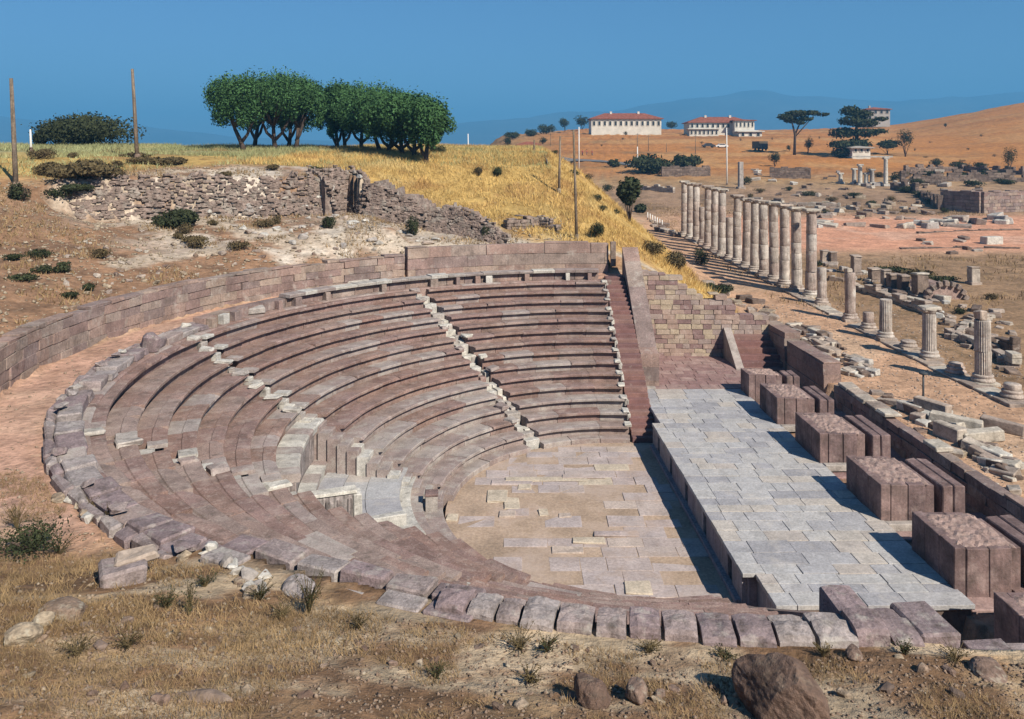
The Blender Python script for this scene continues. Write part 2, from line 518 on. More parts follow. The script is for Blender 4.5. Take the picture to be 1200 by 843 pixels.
M['red_cloth'] = material('red cloth', [(.40, .06, .045, 1)], var=.1, bump=0)
M['dark_cloth'] = material('dark cloth', [(.06, .05, .06, 1)], var=.1, bump=0)
M['hair'] = material('dark hair', [(.03, .022, .018, 1)], var=.1, bump=0)

# ------------------------------------------------------------------ the ground sheet
cs = np.concatenate([np.arange(-60, -25, 1.0), np.arange(-25, -13, .25), np.arange(-13, 9, .1), np.arange(9, 27, .25), np.arange(27, 61, 1.0)])
ys = np.concatenate([np.arange(-20, 8, 2.0), np.arange(8, 13.6, .06), np.arange(13.6, 24, .2), np.arange(24, 60, .3), np.arange(60, 130, .8), np.arange(130, 620, 4.0),
                     620 * 1.12 ** np.arange(0, 29)])
GX = cs[None, :] * np.maximum(1, ys / 60)[:, None]
GY = np.repeat(ys[:, None], len(cs), 1)
GZ = terrain(GX, GY)
nr, nc = GX.shape
ii = (np.arange(nr - 1)[:, None] * nc + np.arange(nc - 1)[None, :]).ravel()
quads = np.stack([ii, ii + 1, ii + nc + 1, ii + nc], 1)
ground = fast_mesh('ground', np.stack([GX, GY, GZ], 2).reshape(-1, 3), quads, 4, M['ground'])
ground.data.polygons.foreach_set('use_smooth', [True] * len(ground.data.polygons))
tag(ground, kind='structure')


def ground_colour(X, Y, Z):
    dx, dy = X - CX, Y - CY
    r = np.hypot(dx, dy); rl = np.where(dx > 0, np.abs(dy), r)
    ang = np.degrees(np.arctan2(dy, -dx))
    xs = X + 0.033 * (Y - 31)
    u = U0 + F * X / np.maximum(Y, 1)
    n1 = fbm(X * .25, Y * .25, 4, 31); n2 = fbm(X * 1.1, Y * 1.1, 4, 41); n3 = fbm(X * .06, Y * .06, 4, 51)
    c = np.zeros(X.shape + (3,))

    def put(w, col):
        w = np.clip(w, 0, 1)[..., None]
        c[:] = c * (1 - w) + np.array(col) * w
    put(np.ones_like(X), (.37, .215, .12))                                  # brown dry earth
    put(sm(-.1, .5, n2) * .8, (.42, .335, .215))
    put(sm(.15, .5, n1) * .7, (.27, .165, .095))
    # walkway behind the seats
    pw = sm(19.3, 19.8, rl + .25 * n2) * (1 - sm(21.3, 22.0, rl + .2 * n2)) * sm(-60, -44, ang) * (dx < 3)
    put(pw, (.60, .365, .27)); put(pw * sm(.0, .5, n1) * .7, (.64, .45, .33)); put(pw * sm(.1, .4, n2) * .5, (.42, .25, .17))
    # foreground: pale dry grass with bare patches
    fg = 1 - sm(13.5, 17, Y)
    n4 = fbm(X * .7, Y * 1.6, 4, 91)
    put(fg, (.40, .24, .13)); put(fg * sm(-.1, .35, n2 + .4 * n1) * .7, (.45, .33, .20)); put(fg * sm(.02, .3, n1 - .5 * n2) * .9, (.25, .15, .09)); put(fg * sm(-.05, .25, n4) * .8, (.54, .43, .30)); put(fg * sm(-.05, -.35, n4) * .75, (.19, .115, .065))
    # rubble slope above the retaining wall
    up = sm(22.2, 23, rl) * (1 - sm(38, 42, rl)) * sm(-20, 0, ang)
    put(up * .8, (.33, .195, .12)); put(up * sm(-.1, .3, n2) * .7, (.19, .11, .07))
    put(up * sm(-.05, .22, n1 + .25 * n2) * sm(22, 40, ang) * .95, (.68, .59, .49))
    put(up * sm(48, 62, ang) * .8 * sm(-.5, .1, n2), (.60, .53, .45))
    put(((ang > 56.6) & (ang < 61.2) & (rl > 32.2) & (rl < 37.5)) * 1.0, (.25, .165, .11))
    for pl_, wd in STREAKS:
        dd = seg_dist(X, Y, [at(*q) for q in pl_]) + .7 * n2 + .5 * fbm(X * 2.5, Y * 2.5, 3, 15)
        put(sm(wd, wd * .45, dd) * .8, (.60, .50, .39))
    # golden grass on the bank, greenish meadow on the crest
    rb_ = np.interp(ang, [55, 60, 68, 75, 82, 90], [41, 40, 36, 31, 26, 24.5])
    gy = sm(-2, 2.5, rl + 2.2 * n1 + .8 * n2 - rb_) * (Y > 30) * (1 - sm(150, 200, Y))
    put(gy, (.54, .36, .125)); put(gy * sm(50, 62, rl + 5 * n1) * sm(14, 4, X + 4 * n1), (.34, .33, .17)); put(gy * sm(.1, .45, n1 + .3 * n2) * .8, (.40, .225, .085))
    gb = sm(53.5, 57, Y + n2) * sm(1, 5, X + 2 * n1) * (1 - sm(15.5, 17.5, X + 2 * n2)) * (1 - sm(120, 150, Y))
    put(gb, (.58, .38, .13)); put(gb * sm(.1, .4, n1) * .8, (.42, .235, .085))
    # right-hand plain: sandy court, brown where the ruins lie
    rp = sm(15.6, 17.0, xs + .4 * n2) * (1 - sm(150, 190, Y))
    put(rp, (.58, .36, .23)); put(rp * sm(.0, .5, n1) * .6, (.62, .44, .30))
    rb = rp * sm(23, 26, xs) * (1 - sm(82, 92, Y + 3 * n1))
    put(rb * .85, (.31, .20, .115)); put(rb * sm(.1, .4, n2) * .6, (.20, .135, .075))
    co = rp * sm(86, 93, Y + 3 * n1) * (1 - sm(118, 128, Y + 3 * n1)) * sm(22, 28, X)
    put(co, (.68, .345, .22)); put(co * sm(.1, .4, n1) * .6, (.70, .45, .33))
    put(rp * sm(118, 130, Y) * .85, (.36, .235, .15)); put(rp * sm(118, 130, Y) * sm(-.1, .3, n1) * .75, (.19, .125, .075))
    inn = (Y > 12.6) & (Y < 50.6) & (xs > 12.2) & (xs < 16.6)
    put(inn * .9, (.36, .22, .15))
    # far fields
    ff = sm(175, 215, Y) * sm(-.12, -.02, X / np.maximum(Y, 1))
    put(ff, (.55, .24, .075)); put(ff * sm(.0, .35, n3 + .3 * n1) * .8, (.58, .32, .13)); put(ff * sm(.0, .35, fbm(X * .012, Y * .13, 4, 77)) * .65, (.36, .155, .055)); put(ff * sm(.25, .45, fbm(X * .05, Y * .09, 4, 78)) * .6, (.26, .16, .075))
    put(ff * sm(1000, 1100, u) * .35, (.50, .23, .07))
    put(ff * (1 - sm(600, 680, u)) * .5, (.30, .22, .12))
    put(sm(560, 700, Y), (.25, .20, .12))
    return c * .83


STREAKS = [([(70, 228), (110, 233), (150, 250), (185, 268), (215, 280)], .9), ([(228, 246), (255, 262), (300, 276), (345, 285), (400, 283), (470, 286), (560, 284)], 1.5), ([(385, 248), (405, 256), (430, 270)], 1.2), ([(430, 240), (470, 258), (500, 272)], 1.3),
           ([(170, 205), (230, 200), (300, 203)], .9), ([(140, 310), (200, 300), (270, 290)], .8), ([(540, 262), (575, 280)], .8)]


def seg_dist(X, Y, pts):
    d = np.full(X.shape, 1e9)
    for a, b in zip(pts, pts[1:]):
        ax, ay, bx, by = a[0], a[1], b[0], b[1]
        L2 = (bx - ax) ** 2 + (by - ay) ** 2 + 1e-9
        t = np.clip(((X - ax) * (bx - ax) + (Y - ay) * (by - ay)) / L2, 0, 1)
        d = np.minimum(d, np.hypot(X - ax - t * (bx - ax), Y - ay - t * (by - ay)))
    return d


gc = ground_colour(GX, GY, GZ).reshape(-1, 3)
ca_ = ground.data.color_attributes.new('Col', 'FLOAT_COLOR', 'POINT')
ca_.data.foreach_set('color', np.concatenate([gc, np.ones((len(gc), 1))], 1).astype(np.float32).ravel())
# ------------------------------------------------------------------ distant mountains
MT = np.array([(-300, 140), (0, 136), (60, 143), (120, 150), (170, 147), (230, 156), (300, 163), (380, 164), (460, 160), (540, 146), (600, 138), (660, 133), (720, 131), (770, 122), (830, 114), (890, 110), (960, 112),
               (1030, 120), (1090, 120), (1140, 113), (1190, 106), (1260, 104), (1500, 118)])
us = np.arange(-900, 2100, 8.0)
ys_m = np.array([4200, 4600, 5000, 5400, 5700, 6000, 6400, 7000, 8000, 9500.])
hh = np.array([0, .12, .34, .62, .84, 1, .86, .6, .3, 0])
ridge = H + (V0 - np.interp(us, MT[:, 0], MT[:, 1])) * 6000 / F
MX = (us[None, :] - U0) / F * ys_m[:, None]
MY = np.repeat(ys_m[:, None], len(us), 1)
MZ = -30 + (ridge[None, :] + 30) * hh[:, None] * (1 + .07 * fbm(MX * .0022, MY * .003, 4, 5)) + 10 * fbm(MX * .006, MY * .006, 3, 6) * hh[:, None]
a_, b_ = MX.shape
ii = (np.arange(a_ - 1)[:, None] * b_ + np.arange(b_ - 1)[None, :]).ravel()
mt = fast_mesh('hills', np.stack([MX, MY, MZ], 2).reshape(-1, 3), np.stack([ii, ii + 1, ii + b_ + 1, ii + b_], 1), 4, M['hills'])
mt.data.polygons.foreach_set('use_smooth', [True] * len(mt.data.polygons))
tag(mt, kind='structure')
# ------------------------------------------------------------------ the theatre: seating wedges
R0, TR, Z0, RISE, NROW = 7.47, 0.824, 0.639, 0.4, 14


def polar(r, ang, z):
    a = math.radians(ang)
    return V(CX - r * math.cos(a), CY + r * math.sin(a), z)


def arc_solid(prof, a0, a1, nseg=2):
    """extrude an (r, z) outline along an arc"""
    vs = []; fs = []
    n = len(prof)
    for k in range(nseg + 1):
        a = a0 + (a1 - a0) * k / nseg
        for (r, z) in prof:
            vs.append(polar(r, a, z))
    for k in range(nseg):
        for i in range(n):
            j = (i + 1) % n
            fs.append([k * n + i, k * n + j, (k + 1) * n + j, (k + 1) * n + i])
    fs.append(list(range(n))[::-1]); fs.append([nseg * n + i for i in range(n)])
    return vs, fs


def row_r(k): return R0 + TR * k
def row_z(k): return Z0 + RISE * k


def aisle_ang(i, r):
    """centre line of aisle i at radius r (the aisles are not exactly radial)"""
    (b, t) = [(59.5, 57.0), (1.5, 11.0), (-25.0, -26.3), (-60, -63)][i]
    return b + (t - b) * (r - 7.47) / (18.2 - 7.47)


AWS = [.36, .44, .44, .44]                                # half widths of the aisles


def end_far(r): return 90 + math.degrees(math.asin(.90 / r))
def end_near(r): return -(90 + math.degrees(math.asin(1.35 / r)))


def half(r, i=0): return math.degrees(AWS[i] / r)


WEDGES = [
    ('block of seat rows beside the far end stair, right of the pale straight aisle', lambda r: aisle_ang(0, r) + half(r), end_far),
    ('block of seat rows at the back between the two pale aisles', lambda r: aisle_ang(1, r) + half(r, 1), lambda r: aisle_ang(0, r) - half(r)),
    ('block of seat rows at the left above the marble box of honour', lambda r: aisle_ang(2, r) + half(r, 2), lambda r: aisle_ang(1, r) - half(r, 1)),
    ('block of seat rows at the lower left, seen from above below the stepped left aisle', lambda r: aisle_ang(3, r) + half(r, 3), lambda r: aisle_ang(2, r) - half(r, 2) if r > BOX_R else -30.8),
    ('nearest block of seat rows, mostly hidden behind the row of big rim stones', end_near, lambda r: aisle_ang(3, r) - half(r, 3)),
]
BOX_R = 12.62                                             # the box of honour is cut out of the lower rows of the third block


def seat_stone(parent, k, a0, a1, mat):
    r = row_r(k) + rnd.uniform(-.018, .018); z = row_z(k) + rnd.uniform(-.014, .014)
    zb = row_z(k) - RISE - .30
    w = rnd.uniform(.40, .47)
    prof = [(r + .22, zb), (r + .21, z - .15), (r, z - .115), (r - .005, z - .02), (r + .02, z), (r + w, z - .004), (r + w + .03, z - .035), (r + TR + .16, z - .04), (r + TR + .16, zb)]
    g = math.degrees(.006 / r)
    vs, fs = arc_solid(prof, a0 + g, a1 - g, 2)
    # chipped corners
    if rnd.random() < .35:
        e = 3 if rnd.random() < .5 else 2 * 9 + 3
        for q in (e, e + 1):
            vs[q] = vs[q] + V(CX - vs[q][0], CY - vs[q][1], 0) * -.012 + V(0, 0, -.03)
    link_mesh('seat_stone', vs, fs, mat, parent)


for wi, (lab, lo, hi) in enumerate(WEDGES):
    rm = 13.0
    am = (lo(rm) + hi(rm)) / 2
    t = thing('seating_block', lab, 'seating', polar(rm, am, row_z(6)))
    for k in range(NROW):
        r = row_r(k)
        a0, a1 = lo(r + .4), hi(r + .4)
        if wi == 2 and r < BOX_R - .1:
            a1 = min(a1, 200); a0 = max(a0, -200)
            continue
        if wi == 1 and k == 0: pass
        n = max(2, int(round(math.radians(a1 - a0) * r / rnd.uniform(1.35, 1.6))))
        cuts = [a0] + [a0 + (a1 - a0) * (i + rnd.uniform(-.22, .22)) / n for i in range(1, n)] + [a1]
        for i in range(n):
            pale = .05
            if wi == 1: pale = .8 if k < 5 else .12
            if wi == 0: pale = .6 if k < 3 else .08
            if wi == 2 and k == 7: pale = .5
            mat = M['seat_pale'] if rnd.random() < pale else M['seat']
            seat_stone(t, k, cuts[i], cuts[i + 1], mat)
    # footing course under the first row
    if wi != 2:
        a0, a1 = lo(7.4), hi(7.4)
        n = max(2, int(math.radians(a1 - a0) * 7.3 / 1.2))
        for i in range(n):
            b0 = a0 + (a1 - a0) * i / n; b1 = a0 + (a1 - a0) * (i + 1) / n - .25
            z = .20 + rnd.uniform(-.02, .02)
            link_mesh('footing_stone', *arc_solid([(7.05, -.3), (7.03, z - .02), (7.06, z), (7.7, z), (7.7, -.3)], b0, b1, 2), M['seat_pale'], t)

# ------------------------------------------------------------------ aisles
AISLES = [('pale straight aisle of worn marble steps, second stair from the far end wall', 0), ('pale broken aisle of steps running down to the box of honour from the back left', 1),
          ('stepped aisle at the left edge above the dirt walkway side of the box', 2), ('aisle of steps in the near half of the seats behind the rim stones', 3)]
for lab, i in AISLES:
    t = thing('aisle_stair', lab, 'stair', polar(13, aisle_ang(i, 13), row_z(6)))
    for k in range(NROW * 2):
        r = R0 + TR * (k / 2) - .02
        if i == 1 and False: continue
        if i == 2 and r < BOX_R: continue
        z = Z0 - .2 + RISE * k / 2 - (.24, .12, .14, .12)[i]
        a = aisle_ang(i, r + .2); h = half(r, i)
        if i == 1 and r < BOX_R + .4:
            z += .08
            for (q0, q1) in ((-1, .1), (.105, 1)):
                zz_ = z + rnd.uniform(-.015, .015)
                link_mesh('step_stone', *arc_solid([(r, .3), (r - .01, zz_ - .02), (r + .02, zz_), (r + TR / 2 + .03, zz_), (r + TR / 2 + .03, .3)], a + q0 * h, a + q1 * h, 1), M['white'] if rnd.random() < .2 else M['seat_pale'], t)
            continue
        zt = z + rnd.uniform(-.03, .03)
        for s in range(2 if rnd.random() < .6 else 1):
            two = True
            a0, a1 = (a - h, a + h)
            if i in (1, 2):
                a1 = a + rnd.uniform(-.35, .2) * h
            elif s == 0 and rnd.random() < .5:
                a1 = a + rnd.uniform(-.1, .5) * h
            elif s == 1:
                a0 = a + rnd.uniform(.2, .4) * h
                if i in (1, 2): continue
            rr = r + rnd.uniform(-.05, .05)
            dz = rnd.uniform(-.03, .07) + (.10 if a0 < a - .9 * h and rnd.random() < .5 else 0)
            prof = [(rr, zt - .6), (rr - .01, zt + dz - .03), (rr + .03, zt + dz), (rr + .5, zt + dz + rnd.uniform(-.02, .02)), (rr + .52, zt - .6)]
            link_mesh('step_stone', *arc_solid(prof, a0, a1, 1), M['white'] if rnd.random() < (.85 if i != 3 else .4) else M['seat'], t)
    # overhanging ends of the seat rows, hollow beneath
    if i in (1, 2):
        for k in range(NROW):
            r = row_r(k)
            if r < BOX_R + .2: continue
            a1 = aisle_ang(i, r + .3) + half(r, i) + .1; a0 = a1 - math.degrees(rnd.uniform(.40, .62) / r)
            z = row_z(k) + rnd.uniform(-.02, .02); d_ = rnd.uniform(.5, .75)
            link_mesh('overhang_stone', *arc_solid([(r - .01, z - .12), (r - .02, z - .02), (r + .02, z), (r + d_, z - .01), (r + d_, z - .12)], a0, a1, 2), M['seat_pale'] if rnd.random() < .5 else M['white'], t)
    # short upright end stones of the seat rows, weathered white
    for k in range(NROW):
        if rnd.random() < (.55, 1, .8, .5)[i] and i < 3:
            r = row_r(k)
            if i in (1, 2) and r < BOX_R + .2: continue
            sgn = -1 if i in (1, 2) else rnd.choice((-1, 1))
            a = aisle_ang(i, r + .3) + sgn * (half(r, i) + math.degrees((.10, .22, .18, .1)[i] / r))
            c = polar(r + rnd.uniform(.2, .35), a, row_z(k) + .035)
            stone('end_stone', t, c, (rnd.uniform(.4, .75), rnd.uniform(.3, .6), .15), math.radians(-a) + rnd.uniform(-.15, .15), M['white'] if rnd.random() < .65 else M['seat_pale'], .04, .05)

# stair against the far end wall
t = thing('end_stair', 'reddish stone stair climbing along the dark side of the far end wall', 'stair', (5.9, 38.4, 0.0))
nst = 32
for k in range(nst):
    y = 38.2 + k * (12.3 / nst); z = .22 + k * (6.0 / nst)
    x0 = 5.42; x1 = 6.62 + rnd.uniform(-.02, .02)
    stone('step_stone', t, ((x0 + x1) / 2, y + .32, z - .25), (x1 - x0, .66, .5), 0, M['step'], .015, .006)
for k in range(NROW):
    r = row_r(k)
    c = V(5.40, CY + math.sqrt(max(r * r - .9 ** 2, 1)) + .22, row_z(k) + .0)
    stone('end_stone', t, c + V(-.12, 0, .03), (.34, rnd.uniform(.4, .55), .13), 0, M['white'], .03, .03)
    if rnd.random() < .8: stone('end_stone', t, c + V(.02, -.02, -.24), (.18, rnd.uniform(.2, .4), .34), 0, M['white'], .03, .03)

# ------------------------------------------------------------------ rim of the seats
# parapet course with little gaps above the two back blocks
t = thing('rim_course', 'low parapet course with dark gaps behind the top row of the back seats', 'parapet', polar(18.8, 50, 6))
a = 14.5
while a < 93:
    r = 18.75
    da = math.degrees(rnd.uniform(.8, 1.5) / r)
    if a + da > 93.2: break
    link_mesh('support_stone', *arc_solid([(r + .32, 5.5), (r + .30, 6.32), (r + .9, 6.34), (r + .9, 5.5)], a + .02, a + da * .98, 2), M['ashlar'], t)
    h = rnd.uniform(.12, .2)
    if a > 30:
        link_mesh('coping_stone', *arc_solid([(r + .02, 6.36), (r - .02, 6.36 + h - .02), (r + .02, 6.36 + h), (r + .75, 6.36 + h), (r + .8, 6.36)], a, a + da * .985, 2), M['white'] if rnd.random() < .45 else M['seat_pale'], t)
    if rnd.random() < .75:
        b = a + da * rnd.uniform(.1, .7)
        c = polar(r + .12, b, 6.08)
        stone('support_stone', t, c, (.34, rnd.uniform(.2, .5), .50), math.radians(-b), M['white'] if rnd.random() < .4 else M['ashlar'], .02, .02)
    a += da
# course that carries the top row
t2 = thing('rim_footing', 'stone base course at the back of the highest seat row', 'parapet', polar(18.9, 0, 6))
a = -96.0
while a < 94:
    da = math.degrees(rnd.uniform(1.0, 1.6) / 18.9)
    link_mesh('base_stone', *arc_solid([(18.55, 5.1), (18.55, 5.86), (18.62, 5.9), (19.35, 5.9), (19.35, 5.1)], a, min(94, a + da) - .03, 2), M['seat'] if rnd.random() < .7 else M['seat_pale'], t2)
    a += da
# broken rim at the left
t = thing('broken_rim', 'crumbling curved rim of weathered stones along the dirt walkway', 'rim', polar(19.0, -15, 5.9))
a = -58.0
while a < 14:
    r = 18.75 + rnd.uniform(-.05, .05)
    w = rnd.uniform(.55, 1.25)
    da = math.degrees(w / r)
    hgt = rnd.uniform(.22, .36) if a > -20 else rnd.uniform(.28, .38)
    c = polar(r + .33, a + da / 2, 5.88 + hgt / 2)
    if rnd.random() < .93:
        stone('rim_stone', t, c, (rnd.uniform(.62, .72), w * .98, hgt), math.radians(-(a + da / 2)), M['rim'] if rnd.random() < .85 else M['seat_pale'], .04, .035, (rnd.uniform(-.03, .03), rnd.uniform(-.03, .03)))
    if rnd.random() < .3:
        c = polar(r + .55, a + da * rnd.random(), 5.9 + hgt + .06)
        stone('rim_stone', t, c, (rnd.uniform(.2, .4), rnd.uniform(.25, .45), rnd.uniform(.08, .15)), rnd.uniform(0, 3), M['rim'] if rnd.random() < .7 else M['white'], .05, .06)
    c = polar(r + .78, a + da / 2, 5.76)
    stone('rim_stone', t, c, (.26, w * .95, .8), math.radians(-(a + da / 2)), M['rim'], .05, .06)
    a += da
# a standing dark stone on the rim
tag(stone('standing_stone', None, polar(18.9, 1.5, 6.25), (.6, .75, .75), .5, M['rim'], .12, .1), 'pointed brown stone standing up on the rim beside the dirt walkway', 'stone')

# the line of big rim blocks in the foreground
t = thing('rim_wall', 'row of big weathered rim blocks with dark gaps along the bottom of the seats', 'rim', polar(18.9, -80, 6.0))


def rim_block(u_c, w, zt=6.57, r0=18.72, r1=19.38, ledge=.26, zdrop=.05, mat=None, yaw_j=0.0):
    """one block: a lower strip towards the seats and a higher worn back"""
    x = (u_c - U0) / F * 12.05
    ang = -90 - math.degrees(math.asin(max(-1, min(1, (x - CX) / 19.1)))) if False else math.degrees(math.atan2(-math.sqrt(19.1 ** 2 - (x - CX) ** 2), -(x - CX)))
    a = math.radians(ang)
    rad = V(-math.cos(a), math.sin(a), 0); tan = V(-rad[1], rad[0], 0)
    ca = polar(0, 0, 0)
    q = rnd.uniform(-.02, .02)
    mat = mat or M['rim']
    # main body
    n = 5
    m_ = MB()
    prof = [(r0, 5.75), (r0, zt - zdrop - .03), (r0 + .03, zt - zdrop), (r0 + ledge, zt - zdrop), (r0 + ledge + .02, zt - .01), (r0 + ledge + .05, zt), (r1 - .24, zt + q), (r1 - .05, zt - .04 + q), (r1, zt - .10), (r1 + .02, 5.75)]
    vs = []; fs = []
    np_ = len(prof)
    for s in range(n):
        f_ = s / (n - 1) - .5
        e = .02 if s in (0, n - 1) else 0
        for (r, z) in prof:
            jr = rnd.uniform(-.014, .014) if z > 5.8 else 0
            jz = rnd.uniform(-.012, .012) - e if z > 5.8 else 0
            vs.append(V(CX, CY, 0) + rad * (r + jr) + tan * (f_ * w + rnd.uniform(-.012, .012)) + V(0, 0, z + jz))
    for s in range(n - 1):
        for i in range(np_):
            j = (i + 1) % np_
            fs.append([s * np_ + i, s * np_ + j, (s + 1) * np_ + j, (s + 1) * np_ + i][::-1])
    fs.append(list(range(np_))); fs.append([(n - 1) * np_ + i for i in range(np_)][::-1])
    o = link_mesh('rim_block', vs, fs, mat, t)
    return o


edges = [508, 548, 583, 613, 655, 700, 738, 777, 819, 861, 906, 950, 998, 1040, 1078]
for i in range(len(edges) - 1):
    uc = (edges[i] + edges[i + 1]) / 2
    w = (edges[i + 1] - edges[i]) / F * 12.05 - (.05 if i > 3 else .035)
    zt = 6.57 + rnd.uniform(-.03, .03)
    if i == 11: rim_block(uc, w, 6.60, 18.72, 19.40, .26, .05)
    elif i == 12: rim_block(uc - 4, w, 6.66, 18.0, 19.36, .8, .07)
    elif i == 13: rim_block(uc - 2, w, 6.50, 18.45, 19.36, .35, .06)
    else: rim_block(uc, w, zt, 18.72 + rnd.uniform(-.04, .04), 19.38 + rnd.uniform(-.06, .05), rnd.uniform(.2, .3), rnd.uniform(.03, .07))
# last low blocks by the pit
for (x, y, z, sx, sy, sz) in ((6.25, 12.42, 6.15, .62, .95, .62), (6.15, 12.1, 5.4, .8, 1.0, .9)):
    stone('rim_block', t, (x, y, z), (sx, sy, sz), .08, M['rim'], .04, .03)
# paired slabs further left along the rim
def rim_slab(r, a, w, d, z, mat, name='rim_slab', hgt=.3, tilt=0):
    z -= .05
    stone(name, t, polar(r, a, z - hgt / 2), (d, w, hgt), math.radians(-a) , mat, .03, .03, (tilt, 0))
for (r, a, w, d, z) in ((18.8, -73.2, .82, .45, 6.52), (19.28, -73.4, .8, .44, 6.5), (18.8, -70.6, .78, .46, 6.55), (19.28, -70.8, .78, .44, 6.5), (18.75, -67.9, .84, .44, 6.55), (18.75, -65.2, .84, .44, 6.5),
                        (19.45, -67.6, .70, .55, 6.42), (19.5, -65.4, .66, .5, 6.40), (18.72, -62.2, .9, .5, 6.5), (19.6, -62.3, .8, .6, 6.35), (19.35, -60.0, .8, .5, 6.5), (18.8, -59.6, .7, .5, 6.45),
                        (20.05, -70.0, .55, .35, 6.45)):
    rim_slab(r, a, w, d, z, M['white'] if a == -70.0 else M['rim'], hgt=rnd.uniform(.35, .5))

# ------------------------------------------------------------------ box of honour
t = thing('box_of_honour', 'pale marble box with bench and paved floor cut into the middle seats', 'seating', polar(10.5, -8, .9))
LO, HI = -19.2, 7.5
n = 9
for i in range(n):                                         # wall below the cut rows with a white coping
    a0 = LO + (HI - LO) * i / n; a1 = LO + (HI - LO) * (i + 1) / n - .12
    link_mesh('wall_slab', *arc_solid([(BOX_R - .02, 1.0), (BOX_R - .02, 2.62), (BOX_R + .3, 2.62), (BOX_R + .3, 1.0)], a0, a1, 2), M['boxwall'], t)
    link_mesh('coping_stone', *arc_solid([(BOX_R - .14, 2.63), (BOX_R - .18, 2.86), (BOX_R - .12, 2.93), (BOX_R + .75, 2.95), (BOX_R + .8, 2.63)], a0, a1, 2), M['white'] if i % 3 else M['seat_pale'], t)
for i in range(6):                                         # bench
    a0 = LO + 1 + (HI - LO - 3) * i / 6; a1 = LO + 1 + (HI - LO - 3) * (i + 1) / 6 - .15
    link_mesh('bench_stone', *arc_solid([(12.02, 1.0), (12.0, 1.36), (11.95, 1.40), (11.95, 1.50), (12.58, 1.52), (12.58, 1.0)], a0, a1, 3), M['seat_pale'] if i % 2 else M['white'], t)
fl = [(8.95, 10.2), (10.2, 11.1), (11.1, 12.05)]
for (ra, rb) in fl:
    m = int((HI - LO) / 180 * math.pi * ra / 1.2)
    for i in range(m):
        a0 = LO + (HI - LO) * i / m; a1 = LO + (HI - LO) * (i + 1) / m - .08
        z = 1.08 + rnd.uniform(-.012, .012)
        link_mesh('floor_slab', *arc_solid([(ra + .01, .6), (ra + .01, z), (rb - .01, z), (rb - .01, .6)], a0, a1, 2), M['slab'], t)
for (ra, zt_, m_) in ((8.55, .86, 'white'), (8.1, .60, 'seat_pale'), (7.35, .36, 'seat_pale')):   # curved front steps
    m = 7
    for i in range(m):
        a0 = -27.5 + 35.5 * i / m; a1 = -27.5 + 35.5 * (i + 1) / m - .15
        z = zt_ + rnd.uniform(-.012, .012)
        link_mesh('front_step', *arc_solid([(ra + .05, -.2), (ra + .05, z - .1), (ra, z - .08), (ra, z - .01), (ra + .02, z), (ra + .9, z), (ra + .9, -.2)], a0, a1, 3), M[m_], t)
# near side wall with shallow pilasters, far side steps
for ra in (9.0, 9.75, 10.5, 11.2, 11.9):
    for a0 in (-30.3, -25.4):
        z = 1.06 + (ra - 11.2) * .30 * (ra < 11) + rnd.uniform(-.03, .03)
        link_mesh('passage_slab', *arc_solid([(ra + .01, .2), (ra, z), (ra + .73, z), (ra + .73, .2)], a0, a0 + 4.7, 1), M['seat_pale'] if rnd.random() < .6 else M['seat'], t)
pa = polar(11.45, -20.6, 0)
d = polar(10.6, -20.6, 0) - polar(12.3, -20.6, 0); yw = math.atan2(d[1], d[0])
stone('side_wall', t, (pa[0], pa[1], 1.25), (1.45, .34, 1.9), yw, M['boxwall'], .03, .02)
for q in (-.55, -.18, .2, .55):
    c = pa + d / np.linalg.norm(d) * q + V(-d[1], d[0], 0) / np.linalg.norm(d) * -.19
    stone('pilaster', t, (c[0], c[1], 1.2), (.14, .10, 1.7), yw, M['boxwall'], .02, .01)
stone('side_coping', t, (pa[0], pa[1], 2.26), (1.6, .46, .12), yw, M['white'], .03, .02)
for (r, a, w, dd, z, h) in ((9.7, -20.6, 1.5, .36, 1.22, .4), (10.62, -20.9, .30, .46, 2.2, 2.0)):
    rim = polar(r, a, z - h / 2)
    stone('side_stone', t, rim, (w, dd, h), math.radians(-a), M['white'], .03, .03)
for i, (r, z) in enumerate(((11.5, 1.5),)):
    stone('side_step', t, polar(r, 8.6 - i * .25, z - .25), (.75, .75, .5), math.radians(-8), M['white'], .03, .03)

# ------------------------------------------------------------------ orchestra floor
fl = thing('orchestra_floor', None, None, (2, 31, 0), kind='structure')
m = MB()
N = 40
ring = [polar(7.25, -96 + 192 * i / N, -.02) for i in range(N + 1)]
pts = ring + [V(6.9, 38.4, -.02), V(7.1, 22.5, -.02)]
top = [tuple(p) for p in pts]
bot = [(p[0], p[1], -.3) for p in pts]
m.v = top + bot
k = len(top)
m.f = [list(range(k))[::-1]] + [[i, (i + 1) % k, k + (i + 1) % k, k + i] for i in range(k)]
m.build('earth_fill', M['earth'], fl)


def floor_ok(x, y):
    return math.hypot(x - CX, y - CY) < 6.9 and x < 6.7 - .033 * (y - 31)


# paving: strips along the stage, near the seats, and scattered slabs in the middle
def pave(x0, x1, y0, y1, sx, sy, keep, yaw=0.0):
    y = y0
    while y < y1:
        hy = rnd.uniform(.8, 1.2) * sy
        x = x0 + rnd.uniform(-.3, 0)
        while x < x1:
            hx = rnd.uniform(.7, 1.35) * sx
            cx_, cy_ = x + hx / 2, y + hy / 2
            if floor_ok(cx_, cy_) and floor_ok(cx_ - hx / 2, cy_) and floor_ok(cx_ + hx / 2, cy_) and rnd.random() < keep(cx_, cy_):
                z = rnd.uniform(-.018, .006)
                stone('floor_slab', fl, (cx_, cy_, z - .06), (hx - .012, hy - .012, .12), yaw + rnd.uniform(-.01, .01), M['floorpale'] if rnd.random() < .1 else M['floor'], .010, .014)
            x += hx
        y += hy


